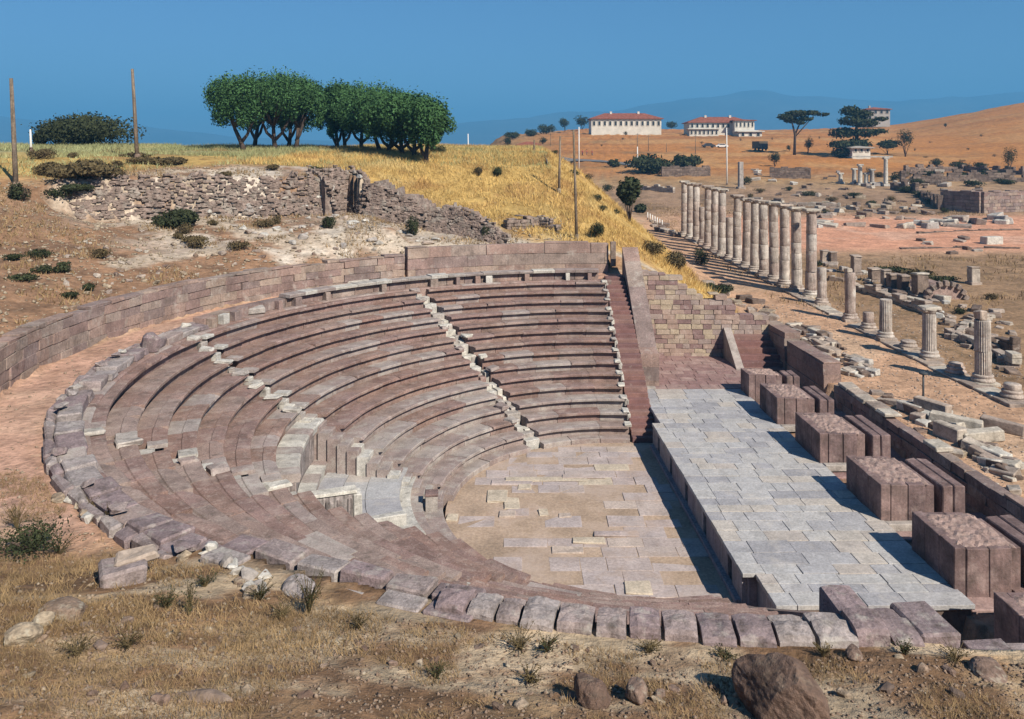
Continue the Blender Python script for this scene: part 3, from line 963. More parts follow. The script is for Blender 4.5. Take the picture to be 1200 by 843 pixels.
def keep(x, y):
    if 28.9 < y < 33.4 and -1.5 < x < 3.9: return .10 if (x < 0.9 or y > 30.2) else .35
    if 25.2 < y < 27.9 and -2 < x < 2.4: return .2
    return .93
    if y > 33.9: return .97                               # paved band below the back seats
    if x > 4.35 and y > 27.8: return .93                   # band along the stage front
    if y < 28.4 and x > 2.0: return .8
    if x > 4.3: return .75
    if y < 27.5: return .35
    if x < -.2 and y < 31: return .6
    return .10


pave(-3, 6.9, 24.0, 38.0, 1.15, .78, keep)
# long curb slabs and pale slabs let into the earth
for (u, v, w, d, pale) in ((640, 562, 3.4, .42, 1), (600, 566, 1.7, .4, 0), (684, 559, 1.8, .42, 0), (690, 634, 1.15, .42, 1), (665, 645, 1.1, .42, 1), (583, 582, .8, 1.1, 1), (600, 590, .6, 1.0, 1),
                           (615, 571, .55, .5, 1), (637, 601, .35, .5, 1), (662, 604, .45, .35, 1), (530, 607, .4, .5, 1), (748, 690, .85, .75, 1), (722, 626, 1.6, .4, 0), (595, 603, .6, .5, 1)):
    p = P(u, v, 0)
    stone('curb_slab', fl, (p[0], p[1], -.01), (w, d, .10), rnd.uniform(-.03, .03), M['floorpale'] if pale else M['floor'], .015, .03)

# pedestal standing in the orchestra
p = P(505, 611, 0)
t = thing('pedestal', 'short square stone pedestal standing alone in front of the curved box steps', 'pedestal', (p[0], p[1], 0))
stone('plinth', t, (p[0], p[1] + .2, .06), (.62, .62, .12), .1, M['seat_pale'], .02, .01)
stone('shaft', t, (p[0], p[1] + .2, .52), (.44, .44, .80), .1, M['white'], .02, .01)
stone('cap', t, (p[0], p[1] + .2, .96), (.5, .5, .10), .1, M['block'], .02, .01)
# ------------------------------------------------------------------ stage
def S(x, y, z): return V(x - .033 * (y - 31), y, z)


SYAW = math.atan(.033)
HS = 1.1
t = thing('stage', 'long raised stage paved with pale grey slabs', 'stage', S(9.3, 33, 0))
y = 22.35
rows = []
while y < 43.1:
    h = rnd.uniform(.48, .82)
    if 43.2 - (y + h) < .45: h = 43.2 - y
    rows.append((y, h)); y += h
for (y, h) in rows:
    yc = y + h / 2
    xl = 6.47 if 24.3 < yc < 37.9 else 6.86
    xr = 12.42
    x = xl
    first = True
    while x < xr - .01:
        w = .42 if first else rnd.uniform(.6, 1.6)
        if first: w = rnd.uniform(.45, .8)
        if xr - (x + w) < .5: w = xr - x
        z = HS + rnd.uniform(-.012, .012)
        c = S(x + w / 2, yc, z - .07)
        stone('paving_slab', t, c, (w - .012, h - .012, .14), SYAW + rnd.uniform(-.004, .004), M['slab'], .010, .006)
        first = False
        x += w
# supporting body and front wall with narrow doorways
m = MB()
for (x0, x1, y0, y1) in ((7.0, 12.36, 24.42, 37.75), (7.4, 12.36, 22.4, 24.6), (7.4, 12.36, 37.6, 43.1)):
    c = S((x0 + x1) / 2, (y0 + y1) / 2, .33)
    m.box(c, (x1 - x0, y1 - y0, 1.26), SYAW)
m.build('core', M['darkstone'], t)
doors = [25.6, 28.6, 31.3, 34.0, 36.5]
ycur = 24.36
segs = []
for d in doors:
    segs.append((ycur, d - .22)); ycur = d + .22
segs.append((ycur, 37.8))
for (a, b) in segs:
    k = max(1, int(round((b - a) / 1.0)))
    for i in range(k):
        ya = a + (b - a) * i / k; yb = a + (b - a) * (i + 1) / k
        c = S(6.72, (ya + yb) / 2, .33)
        stone('front_panel', t, c, (.36, yb - ya - .012, 1.24), SYAW, M['stagewall'], .01, .004)
for d in doors:
    stone('lintel', t, S(6.74, d, .86), (.34, .5, .16), SYAW, M['stagewall'], .008, .003)
stone('front_step', t, S(6.47, 31, .06), (.24, 13.2, .14), SYAW, M['stagewall'], .015, .004)
for (x, y_, sx, sy) in ((6.72 + .35, 24.37, .75, .24), (7.1, 23.4, .24, 1.9), (6.95, 37.9, .5, .2), (7.05, 40.5, .24, 5.2)):
    stone('side_panel', t, S(x, y_, .33), (sx, sy, 1.24), SYAW, M['stagewall'], .01, .004)
# white threshold block at the far corner
stone('corner_block', t, S(7.3, 43.35, 1.06), (1.0, .34, .2), SYAW, M['white'], .02, .01)

# ------------------------------------------------------------------ stone bases of the scene building
BASES = [((12.3, 15.0, 41.75, 43.1), 2.25, 'smallest stone base, at the far end of the row beside the little stair'),
         ((12.27, 15.0, 37.5, 39.95), 2.32, 'second stone base from the far end, with a pale rubble top'),
         ((12.3, 15.25, 32.7, 35.4), 2.32, 'third stone base from the far end, facing the middle of the stage'),
         ((12.3, 15.3, 27.6, 30.3), 2.32, 'fourth stone base from the far end, split by a long joint'),
         ((12.3, 15.5, 23.2, 25.6), 2.30, 'fifth stone base from the far end, beside the near end of the stage'),
         ((12.35, 15.6, 18.3, 21.5), 1.95, 'nearest low stone base at the right edge, beside the dark pit')]
for bi, ((x0, x1, y0, y1), zt, lab) in enumerate(BASES):
    t = thing('stone_base', lab, 'stone base', S((x0 + x1) / 2, (y0 + y1) / 2, .7))
    W = x1 - x0; zb = .3
    xm = x0 + W * .52
    # stage side slabs
    k = 3 if y1 - y0 > 2 else 2
    for i in range(k):
        ya = y0 + (y1 - y0) * i / k; yb = y0 + (y1 - y0) * (i + 1) / k
        stone('face_slab', t, S(x0 + .17, (ya + yb) / 2, (zb + zt) / 2), (.34, yb - ya - .015, zt - zb + rnd.uniform(-.03, .015)), SYAW, M['block'], .018, .014)
    # near and far faces: two slabs, a dark slot, then the back pier
    for (yy) in (y0 + .17, y1 - .17):
        xa = x0 + .345
        for i in range(2):
            wa = (xm - xa) / (2 - i)
            stone('face_slab', t, S(xa + wa / 2, yy, (zb + zt) / 2 - .01), (wa - .015, .34, zt - zb - .02 + rnd.uniform(-.03, .015)), SYAW, M['block'], .018, .014)
            xa += wa
    stone('rear_slab', t, S(xm + .2 + .02, (y0 + y1) / 2, (zb + zt) / 2 - .06), (.4, y1 - y0 - .5, zt - zb - .12), SYAW, M['block'], .012, .006)
    # rubble core with an uneven top
    g = 14
    vs = []; fs = []
    for j in range(g + 1):
        for i in range(g + 1):
            px = x0 + .10 + (xm - x0 + .10) * i / g; py = y0 + .10 + (y1 - y0 - .2) * j / g; ed_ = min(i, j, g - i, g - j)
            vs.append(S(px, py, zt + (-.05, -.012, .012)[min(ed_, 2)] + rnd.uniform(-.03, .03)))
    for j in range(g):
        for i in range(g):
            q = j * (g + 1) + i
            fs.append([q, q + 1, q + g + 2, q + g + 1])
    link_mesh('rubble_core', vs, fs, M['core'], t)
    # back pier, set off by the slot
    xp = xm + .62
    k = 2
    for i in range(k):
        wa = (x1 - xp) / k
        stone('pier_block', t, S(xp + wa * (i + .5), (y0 + y1) / 2 + .06, (zb + zt) / 2 - .06), (wa - .02, y1 - y0 - .15, zt - zb - .1 + rnd.uniform(-.05, .02)), SYAW, M['block'], .035, .025)
    stone('slot_floor', t, S(xm + .4, (y0 + y1) / 2, .62), (.5, y1 - y0, .7), SYAW, M['block'], .01, .01)
    if bi in (1, 2, 3):
        stone('threshold', t, S(x0 + .85, y0 - .17, .98 if bi != 2 else 1.03), (1.5, .3, .26), SYAW, M['white'], .015, .01)
    for i in range(0):
        stone('top_slab', t, S(rnd.uniform(x0 + .5, xm - .2), rnd.uniform(y0 + .5, y1 - .5), zt + .02), (rnd.uniform(.2, .5), rnd.uniform(.2, .4), .1), rnd.uniform(0, 3), M['core'], .04, .04)

# paved floor between and behind the bases
t = thing('rear_paving', None, None, S(14, 33, .7), kind='structure')
for y_ in np.arange(22.0, 41.6, 1.05):
    for x_ in (12.9, 14.0, 15.1, 16.0):
        if rnd.random() < .55:
            stone('paving_slab', t, S(x_ + rnd.uniform(-.1, .1), y_, .74 + rnd.uniform(0, .05)), (1.0, 1.0, .16), SYAW, M['paving'], .03, .03)

# ------------------------------------------------------------------ retaining wall behind the scene building
def ashlar_wall(t, name, path, z0, ztop, thick, ch_, ln, mat, cap=None, jit=.008, drop=0.0, chf=.012):
    """courses of single stones along a polyline path (x, y); ztop(s) gives the height"""
    pts = [V(p[0], p[1], 0) for p in path]
    L = [0]
    for a, b in zip(pts, pts[1:]): L.append(L[-1] + np.linalg.norm(b - a))

    def pos(s):
        for i in range(len(pts) - 1):
            if s <= L[i + 1] or i == len(pts) - 2:
                d = (pts[i + 1] - pts[i]) / (L[i + 1] - L[i])
                return pts[i] + d * (s - L[i]), d
    z = z0
    ci = 0
    cnt = 0
    while True:
        h = ch_ * rnd.uniform(.88, 1.12)
        s = -rnd.uniform(0, ln * .6)
        any_ = False
        while s < L[-1]:
            w = ln * rnd.uniform(.65, 1.4)
            a, b = max(0, s), min(L[-1], s + w)
            s += w
            if b - a < .12: continue
            zt = ztop((a + b) / 2)
            if z >= zt - .06: continue
            any_ = True
            if drop and z + h > zt - .12 and rnd.random() < drop: continue
            hh_ = min(h, max(zt - z, .1))
            p, d = pos((a + b) / 2)
            yw = math.atan2(d[1], d[0])
            n = V(-d[1], d[0], 0)
            off = rnd.uniform(-.025, .025)
            c = p + n * off + V(0, 0, z + hh_ / 2)
            o = stone(name, t, c, (b - a - .014, thick, hh_ - .012), yw, mat if not callable(mat) else mat(), chf, jit)
            cnt += 1
        z += h
        ci += 1
        if not any_ or z > 20: break
    return cnt


t = thing('trench_wall', 'straight low stone wall shading the trench behind the bases', 'wall', S(16.65, 32, .7))
ashlar_wall(t, 'wall_stone', [S(16.7, 18, 0), S(16.7, 41.2, 0)], .45, lambda s: 1.98 + .06 * math.sin(s), .5, .38, 1.15, M['ashlar'], jit=.03, drop=.08)
for y_ in np.arange(18.3, 41, 1.02):
    if rnd.random() < .7: continue
    stone('coping_slab', t, S(16.74 + rnd.uniform(-.04, .06), y_ + .5, 2.05 + rnd.uniform(-.03, .03)), (.72, .96, .16), SYAW, M['ruin'], .03, .04)

# ------------------------------------------------------------------ curved retaining wall above the walkway
t = thing('terrace_wall', 'curved ashlar retaining wall behind the dirt walkway and the top seats', 'wall', polar(21.9, 20, 6))
path = [polar(22.0, a, 0) for a in np.linspace(-34, 58.2, 32)]
ashlar_wall(t, 'wall_stone', path, 5.75, lambda s: 7.50 + .0 * s + .05 * math.sin(s * 1.3), .6, .44, 1.15, M['ashlar'], jit=.025, drop=.10)
t = thing('terrace_wall', 'smoother pinkish retaining wall standing behind the back rows, right of the step in the wall', 'wall', polar(21.9, 75, 6))
path = [polar(21.8, a, 0) for a in np.linspace(58.5, 91.5, 13)] + [V(5.9, CY + 21.85, 0)]
ashlar_wall(t, 'wall_stone', path, 5.75, lambda s: 7.92 + .03 * math.sin(s * 2), .55, .72, 2.1, M['ashlar'], jit=.008)
# earth and paving between top seats and wall is the ground sheet; low white stones along it
tr = 'loose white stones lying at the foot of the terrace wall'
for (u, v, sx) in ((430, 311, 1.2), (455, 322, .9), (420, 330, 1.3), (360, 344, .8), (330, 352, .9), (395, 326, .7), (300, 362, .8), (470, 328, .5)):
    p = P(u, v, 6.15)
    tag(stone('marble_block', None, (p[0], p[1], 6.08), (sx, .45, .34), rnd.uniform(.2, .5), M['white'], .04, .04), 'worn white marble block lying behind the top row of back seats', 'stone', tr)

# ------------------------------------------------------------------ far end wall of the seats (sloping parapet)
t = thing('end_wall', 'sloping pinkish end wall rising beside the far stair', 'wall', (7.1, 47, 1))
m_ = [(43.75, 2.85), (44.6, 3.0), (46.6, 4.35), (48.6, 5.7), (50.5, 7.0), (51.6, 7.75)]
zb = .6
for i in range(len(m_) - 1):
    (ya, za), (yb, zb_) = m_[i], m_[i + 1]
    k = 3
    for j in range(3):
        x0, x1 = 6.66, 7.66
        lo0 = zb + (za - zb) * j / 3; hi0 = zb + (za - zb) * (j + 1) / 3
        lo1 = zb + (zb_ - zb) * j / 3; hi1 = zb + (zb_ - zb) * (j + 1) / 3
        e = .004
        vs = [(x0, ya + e, lo0 + e), (x1, ya + e, lo0 + e), (x1, yb - e, lo1 + e), (x0, yb - e, lo1 + e), (x0, ya + e, hi0 - e), (x1, ya + e, hi0 - e), (x1, yb - e, hi1 - e), (x0, yb - e, hi1 - e)]
        link_mesh('wall_stone', vs, [(3, 2, 1, 0), (4, 5, 6, 7), (0, 1, 5, 4), (1, 2, 6, 5), (2, 3, 7, 6), (3, 0, 4, 7)], M['ashlar'], t)
stone('gate_post', t, (6.2, 52.6, 7.2), (.35, .4, 1.6), 0, M['darkstone'], .03, .02)

# masonry wall behind the far end of the stage
t = thing('masonry_wall', 'patchy coursed stone wall behind the far end of the stage, lower to the right', 'wall', (11, 51, 1))
ashlar_wall(t, 'wall_stone', [(7.7, 50.75), (15.6, 50.45)], .75, lambda s: 6.9 - .45 * s - .25 * math.sin(s * 2.2), .7, .30, .62, M['masonry'], jit=.015, drop=.35)
# paved floor in front of it
t = thing('parodos_floor', None, None, (10, 47, 1), kind='structure')
for y_ in np.arange(43.25, 50.4, .72):
    x_ = 7.7 - (.9 if y_ < 43.7 else 0)
    x_ = 7.7
    while x_ < 13.0:
        w = rnd.uniform(.7, 1.3)
        stone('paving_slab', t, (x_ + w / 2 - .033 * (y_ - 31), y_ + .36, 1.03 + rnd.uniform(-.01, .012)), (w - .015, .70, .16), 0, M['paving'], .01, .006)
        x_ += w
m = MB().box((10.2, 46.9, .4), (6.6, 7.2, 1.0)).build('bedding', M['paving'], t)
# little stair with its sloping cheek wall
t = thing('side_stair', 'short flight of reddish steps in the corner beyond the bases', 'stair', (14.6, 48.5, 1))
for k in range(6):
    stone('step_stone', t, (14.55, 47.4 + k * .5 + .8, 1.0 + k * .29 - .2), (2.5, 1.8, .5), 0, M['step'], .015, .008)
for k in range(6):
    stone('landing_slab', t, (13.4 + .5 * k, 51.3, 2.72 + rnd.uniform(-.02, .02)), (.49, 1.6, .3), 0, M['paving'], .02, .02)
m = MB()
x0, x1 = 12.78, 13.24
m.add([(x0, 47.2, .6), (x1, 47.2, .6), (x1, 50.3, .6), (x0, 50.3, .6), (x0, 47.2, 1.12), (x1, 47.2, 1.12), (x1, 50.1, 2.9), (x0, 50.1, 2.9), (x0, 50.3, 2.9), (x1, 50.3, 2.9)],
      [(3, 2, 1, 0), (4, 5, 6, 7), (7, 6, 9, 8), (0, 1, 5, 4), (1, 2, 9, 6, 5), (3, 0, 4, 7, 8), (2, 3, 8, 9)])
m.build('cheek_wall', M['seat_pale'], t)
t = thing('corner_wall', 'heavy stone wall with a square pale end beside the little stair', 'wall', (16.3, 46, 1))
ashlar_wall(t, 'wall_stone', [(16.45, 42.2), (16.2, 47.2)], .8, lambda s: 2.75, .95, .62, 1.7, M['ashlar'], jit=.01)
ashlar_wall(t, 'wall_stone', [(16.2, 47.6), (15.95, 51.2)], .8, lambda s: 3.15, .95, .62, 1.7, M['ashlar'], jit=.01)

# walls of the dark pit at the near right corner
t = thing('pit_wall', 'rough stone wall closing the dark pit at the bottom right', 'wall', (9, 12.5, 2))
ashlar_wall(t, 'wall_stone', [(6.75, 12.1), (17.2, 12.0)], -.3, lambda s: 6.16 + .05 * math.sin(s * 3), .45, .5, 1.1, M['rim'], jit=.03)
t = thing('end_wall', 'plain end wall of the nearest seats, facing the dark pit', 'wall', (5.9, 18, 1))
m_ = [(12.75, 6.2), (15.5, 4.75), (18.5, 3.15), (21.5, 1.55), (23.7, .45)]
for i in range(len(m_) - 1):
    (ya, za), (yb, zb_) = m_[i], m_[i + 1]
    x0, x1, z_ = 5.86, 6.3, -.3
    e = .004
    vs = [(x0, ya + e, z_), (x1, ya + e, z_), (x1, yb - e, z_), (x0, yb - e, z_), (x0, ya + e, za), (x1, ya + e, za), (x1, yb - e, zb_), (x0, yb - e, zb_)]
    link_mesh('wall_stone', vs, [(3, 2, 1, 0), (4, 5, 6, 7), (0, 1, 5, 4), (1, 2, 6, 5), (2, 3, 7, 6), (3, 0, 4, 7)], M['ashlar'], t)
# ------------------------------------------------------------------ colonnade
def flute(nf, depth):
    return lambda t, z, k: 1 - depth * (0.5 + 0.5 * math.cos(nf * t)) ** 2


def column(lab, cat, u, v, vtop, group, D=.86, base=True, cap=True, fluted=False, tex='column', lowcap=None):
    p = at(u, v)
    x, y, z = p
    hgt = (v - vtop) / F * y
    t = thing('marble_column' if cat == 'column' else 'column_stump', lab, cat, (x, y, z - .05), group)
    R = D / 2
    zc = 0.0
    yw = rnd.uniform(-.05, .05)
    t.rotation_euler = (rnd.uniform(-.010, .010), rnd.uniform(-.010, .010), 0)
    if base:
        stone('plinth', t, (x, y, z + .06), (D * 1.45, D * 1.45, .26), yw, M['ruin'], .03, .02)
        MB().lathe((x, y, z + .19), [(R * 1.34, 0), (R * 1.42, .05), (R * 1.40, .12), (R * 1.22, .16), (R * 1.16, .22), (R * 1.24, .26), (R * 1.24, .32), (R * 1.06, .36)], 20,
                   lambda t_, z_, k: 1 + .02 * math.sin(3 * t_ + x)).build('base', M['column'], t, True)
        zc = .55
    top = hgt - (.42 if cap else 0)
    n = max(1, int(round((top - zc) / rnd.uniform(1.2, 1.9))))
    zz = zc
    if top - zc > .1:
        cuts = [zc + (top - zc) * (i + (rnd.uniform(-.2, .2) if 0 < i < n else 0)) / n for i in range(n + 1)]
        for i in range(n):
            a, b = cuts[i], cuts[i + 1]
            f0 = 1 - .13 * a / 7.0; f1 = 1 - .13 * b / 7.0
            ox, oy = rnd.uniform(-.025, .025), rnd.uniform(-.025, .025)
            seg = 48 if fluted else 24
            ph = rnd.uniform(0, 6)
            am = rnd.uniform(.015, .05)
            prof = [(R * f0 * .97, a), (R * f0, a + .03)]
            m_ = max(2, int((b - a) / .35))
            for q in range(1, m_): prof.append((R * (f0 + (f1 - f0) * q / m_) * rnd.uniform(.975, 1.015), a + (b - a) * q / m_))
            prof += [(R * f1, b - .03), (R * f1 * .97, b - .004)]
            fl_ = flute(24, .09)
            rf = (lambda t_, z_, k, fl_=fl_: fl_(t_, z_, k)) if fluted else (lambda t_, z_, k, ph=ph, am=am: (1 + am * math.sin(2 * t_ + ph + z_) * .6 + am * .5 * math.sin(5 * t_ + 3 * z_ + ph)) * (1 - .03 * (k % 2)))
            MB().lathe((x + ox, y + oy, z), prof, seg, rf).build('drum', M[tex], t, not fluted)
    if cap:
        MB().lathe((x, y, z + top), [(R * .86, -.01), (R * .92, .10), (R * 1.15, .2), (R * 1.22, .24)], 20).build('necking', M['column'], t, True)
        stone('capital', t, (x, y, z + top + .32), (D * 1.28, D * 1.12, .17), yw, M['ruin'], .05, .03)
        for s in (-1, 1):                                   # worn scrolls
            MB().tube([(x + s * D * .52, y - D * .5, z + top + .22), (x + s * D * .52, y + D * .5, z + top + .22)], [.13, .13], 10).build('volute', M['column'], t, True)
    if lowcap:
        stone('broken_block', t, (x - .12, y, z + top + lowcap / 2), (D * .62, D * .6, lowcap), .3, M['ruin'], .05, .05)
    return t


GC = 'columns of the long colonnade'
FULL = [(802.2, 275.7, 212.2), (808.8, 278.7, 214.2), (816.3, 282.7, 215.2), (823.3, 285.3, 243.4), (829.8, 289.8, 217.8), (838, 294.2, 219.8), (846.1, 298.9, 221.3), (855, 303.4, 255.5),
        (863.7, 307.8, 228.3), (874.8, 312.3, 232.3), (884.4, 317.4, 233.3), (895.3, 323, 235.3), (907, 329.1, 237), (919.5, 334.8, 239.8), (933.6, 341.2, 242.8), (950.4, 347.4, 245.4)]
ordw = ['farthest column, at the far left end of the colonnade', 'second column from the far end of the colonnade', 'third column from the far end, just before the short broken shaft',
        'short broken shaft without capital between the far third column and the next tall one', 'tall column just after the farther broken shaft', 'tall column midway between the two broken shafts',
        'tall column just before the nearer broken shaft', 'nearer short broken shaft standing among the tall columns', 'tall column just after the nearer broken shaft', 'column with a dark joint at mid height, second after the nearer broken shaft',
        'sixth tall column counted from the near end of the row', 'fifth tall column counted from the near end of the row', 'fourth tall column counted from the near end of the row',
        'third tall column counted from the near end of the row', 'second tall column counted from the near end of the row', 'nearest and last of the tall columns, at the right end of the row']
for i, (u, v, vt) in enumerate(FULL):
    short = i in (3, 7)
    column(ordw[i], 'column', u, v + 1.0, vt, GC, D=.92 if not short else .84, cap=not short)
GS = 'column stumps beside the dirt path'
column('short pale shaft standing right beside the last tall column', 'column stump', 963, 357.5, 314, GS, D=.74, cap=False)
column('dark topped shaft, first one after the tall colonnade by the path', 'column stump', 996.5, 376.5, 320, GS, D=.76, cap=False, lowcap=.3)
column('low pedestal base left of the leaning half shaft', 'column stump', 1017.5, 387.5, 366, GS, D=.72, cap=False)
column('half height fluted shaft with a broken top, second from the right', 'column stump', 1037.5, 398.5, 351, GS, D=.76, cap=False, fluted=True)
column('flat pale base without shaft between the half shaft and the flat capped shaft', 'column stump', 1064.5, 410, 399, GS, D=.72, cap=False)
column('half height fluted shaft carrying a flat cap slab', 'column stump', 1089.5, 422, 359, GS, D=.78, cap=True, fluted=True)
column('flat pale base without shaft left of the rightmost fluted shaft', 'column stump', 1120, 440.5, 425, GS, D=.74, cap=False)
column('tallest fluted stump at the right edge with a loose block on top', 'column stump', 1152, 450.5, 375, GS, D=.82, cap=False, fluted=True, lowcap=.5)
column('rightmost flat base at the picture edge', 'column stump', 1186, 470, 450, GS, D=.76, cap=False)

# low stylobate stones along the row
G = 'stylobate slabs under the colonnade'
PA = at(798, 275); PB = at(1195, 478)
n = 46
for i in range(n):
    f0 = i / n
    y_ = 1 / (1 / PA[1] + (1 / PB[1] - 1 / PA[1]) * (f0 + .5 / n))
    y_ = PA[1] + (PB[1] - PA[1]) * (f0 + .5 / n)
    x_ = PA[0] + (PB[0] - PA[0]) * (f0 + .5 / n)
    d = (PA - PB); ln = np.linalg.norm(d[:2]) / n
    if rnd.random() < .12: continue
    tag(stone('kerb_slab', None, (x_ + .1, y_, tz(x_, y_) + .02), (1.15, ln - .04, .22), math.atan2(d[1], d[0]) - math.pi / 2, M['ruin'], .03, .04), 'flat kerb slab in the long line under the columns', 'slab', G)

# ------------------------------------------------------------------ ruins on the right
def wall_run(name, lab, pts_uv, hgt, thick, ch_, ln, mat, jit=.03, drop=.3, cat='wall', var=.3):
    path = [at(u, v) for (u, v) in pts_uv]
    z0 = min(p[2] for p in path)
    mid = path[len(path) // 2]
    t = thing(name, lab, cat, (mid[0], mid[1], z0))
    zs = [p[2] for p in path]
    hh_ = hgt
    # follow the ground: one run per leg
    for i in range(len(path) - 1):
        a, b = path[i], path[i + 1]
        zb = min(a[2], b[2]) - .15
        ashlar_wall(t, 'wall_stone', [a[:2], b[:2]], zb, lambda s: zb + .15 + hh_ * (1 + var * math.sin(s * 1.7 + a[0])), thick, ch_, ln, mat, jit=jit, drop=drop, chf=.03)
    return t


wall_run('ruin_wall', 'low ruined stone wall running behind the near column stumps', [(1000, 340), (1030, 348), (1062, 360), (1100, 372)], .75, .6, .3, .8, M['ruin'])
wall_run('ruin_wall', 'low dark wall stub at the right, behind the flat capped shaft', [(1110, 393), (1150, 410), (1192, 432)], .7, .55, .35, .9, M['ruin'])
wall_run('ruin_wall', 'long low wall edge right of the last fluted stump', [(1160, 405), (1192, 416)], .8, .6, .4, .9, M['darkstone'])
wall_run('ruin_wall', 'wall stub with pale top near the right edge by the sandy court', [(1120, 400), (1135, 380), (1160, 377)], .5, .5, .3, .7, M['ruin'])
wall_run('ruin_wall', 'long ruined wall below the small standing temple columns, with a pale broken top', [(870, 236), (925, 240), (985, 243), (1040, 252)], .8, .7, .4, 1.2, M['ruin'], drop=.4)
wall_run('ruin_wall', 'dark brick wall behind the far ruins, left of the temple court', [(902, 208), (950, 210)], 2.6, .8, .5, 1.2, M['darkstone'], drop=0, var=.06)
wall_run('ruin_wall', 'grey wall behind the middle of the colonnade, below the dark shrubs', [(775, 207), (832, 206)], 2.4, .8, .5, 1.3, M['darkstone'], drop=0, var=.08)
wall_run('ruin_wall', 'long pinkish terrace wall at the right edge of the court', [(1104, 245), (1150, 250), (1200, 248)], 3.4, 1.0, .55, 1.5, M['ashlar'], drop=0, var=.03)
wall_run('ruin_wall', 'dark low wall running diagonally down to the terrace wall', [(1045, 222), (1075, 228), (1102, 246)], 1.8, .8, .5, 1.2, M['darkstone'], drop=.1)
wall_run('ruin_wall', 'upper dark wall line beneath the orange hill', [(1055, 215), (1110, 213), (1200, 214)], 2.2, .8, .55, 1.4, M['darkstone'], drop=.15)
wall_run('ruin_wall', 'topmost dark wall line at the foot of the orange hill', [(1060, 203), (1130, 201), (1200, 205)], 1.7, .8, .55, 1.5, M['darkstone'], drop=.2)
wall_run('ruin_wall', 'thin dark kerb line crossing the sandy court', [(1055, 293), (1120, 291), (1195, 292)], .18, .5, .2, 1.5, M['darkstone'], drop=.1)
wall_run('ruin_wall', 'second thin kerb line nearer the back of the sandy court', [(1075, 274), (1130, 271), (1195, 270)], .2, .5, .2, 1.5, M['darkstone'], drop=.1)
wall_run('ruin_wall', 'pale low wall at the left end behind the far columns', [(752, 222), (790, 226)], 1.2, .6, .4, 1.0, M['ruin'], drop=.2)
wall_run('ruin_wall', 'low ruined brick ledge in the golden grass above the smooth wall', [(592, 268), (632, 264), (655, 270)], .75, .8, .25, .6, M['rubble'], drop=.2)

# second row of short pillars
G = 'short pillars behind the near columns'
pl = ['first short pillar of the hind row, beside the last tall column', 'second short pillar of the hind row, half hidden', 'third short pillar of the hind row, with a pale face', 'fourth short pillar of the hind row, taller and pale',
      'fifth short pillar of the hind row, with a flat top', 'sixth short pillar of the hind row, dark', 'seventh short pillar of the hind row, with a pale edge', 'tallest dark pillar ending the hind row beside the mound', 'lone dark pillar at the right behind the rubble']
for (u, v, h, w), lab in zip([(966, 308, 14, .7), (976, 309, 13, .7), (1003, 322, 22, .8), (1025, 331, 15, .9), (1038, 337, 20, .7), (1047, 340, 18, .9), (1059, 343, 20, .8), (1078, 348, 27, 1.0), (1141, 334, 20, .8)], pl):
    p = at(u, v)
    hh_ = h / F * p[1]
    t = thing('stone_pillar', lab, 'pillar', p, G)
    stone('pillar_base', t, (p[0], p[1], p[2] + .06), (w * 1.2, w * 1.2, .3), .1, M['ruin'], .03, .03)
    stone('pillar_shaft', t, (p[0], p[1], p[2] + .2 + (hh_ - .3) / 2), (w, w * .8, hh_ - .3), .1 + rnd.uniform(-.1, .1), M['darkstone'] if rnd.random() < .5 else M['ruin'], .04, .04)
    stone('pillar_cap', t, (p[0], p[1], p[2] + hh_ - .02), (w * 1.08, w * .9, .16), .1, M['ruin'], .04, .04)

# vaulted mound
p = at(1108, 352)
m = MB()
n = 14
vs = []; fs = []
for j in range(7):
    for i in range(n + 1):
        a = math.pi * i / n
        vs.append((p[0] + 1.5 * math.cos(a) * (1 - .02 * j) + rnd.uniform(-.06, .06), p[1] + j * .7, p[2] - .2 + 1.35 * math.sin(a) + rnd.uniform(-.06, .06)))
for j in range(6):
    for i in range(n):
        q = j * (n + 1) + i
        fs.append([q, q + 1, q + n + 2, q + n + 1])
fs.append(list(range(n + 1)))
t = thing('vault_mound', 'rounded earth covered vault behind the hind row of pillars', 'vault', p)
link_mesh('vault', vs, fs, M['core'], t)
for i in range(9):
    a = math.pi * (i + .5) / 9
    stone('vault_stone', t, (p[0] + 1.55 * math.cos(a), p[1] - .1, p[2] - .1 + 1.4 * math.sin(a)), (.34, .4, .42), 0, M['rubble'], .04, .03, (math.sin(a - math.pi / 2) * .8, 0))

# temple columns in the far court
G = 'small white columns standing in the far court'
for (u, v, vt), lab in zip([(1001, 216, 198), (1008, 217, 193), (1015, 217, 203), (1022, 216, 199), (1038, 218, 185), (985, 215, 203)],
                           ['short white column at the left of the small group in the far court', 'tall thin white column in the small group in the far court', 'stub of white column in the middle of the far group',
                            'thin white column beside the dark shrubs in the far court', 'separate tall white column carrying the end of the long beam', 'low white stub left of the group in the far court']):
    p = at(u, v); hh_ = (v - vt) / F * p[1]
    t = thing('white_column', lab, 'column', p, G)
    stone('plinth', t, (p[0], p[1], p[2] + .12), (1.3, 1.3, .5), 0, M['white'], .05, .03)
    MB().lathe((p[0], p[1], p[2]), [(.5, .3), (.45, .6), (.40, hh_ - .5), (.5, hh_ - .3)], 14).build('shaft', M['white'], t, True)
    stone('capital', t, (p[0], p[1], p[2] + hh_ - .12), (1.15, 1.05, .34), 0, M['white'], .06, .03)
p = at(1038, 218); q = at(995, 200)
zt_ = p[2] + 33 / F * p[1] + .2
t = tag(MB().box((p[0] - 3.0, p[1] - .1, zt_), (8.6, .5, .32), -.02).build('long_beam', M['white']), 'long thin white beam lying across the tops of the far court columns', 'beam')

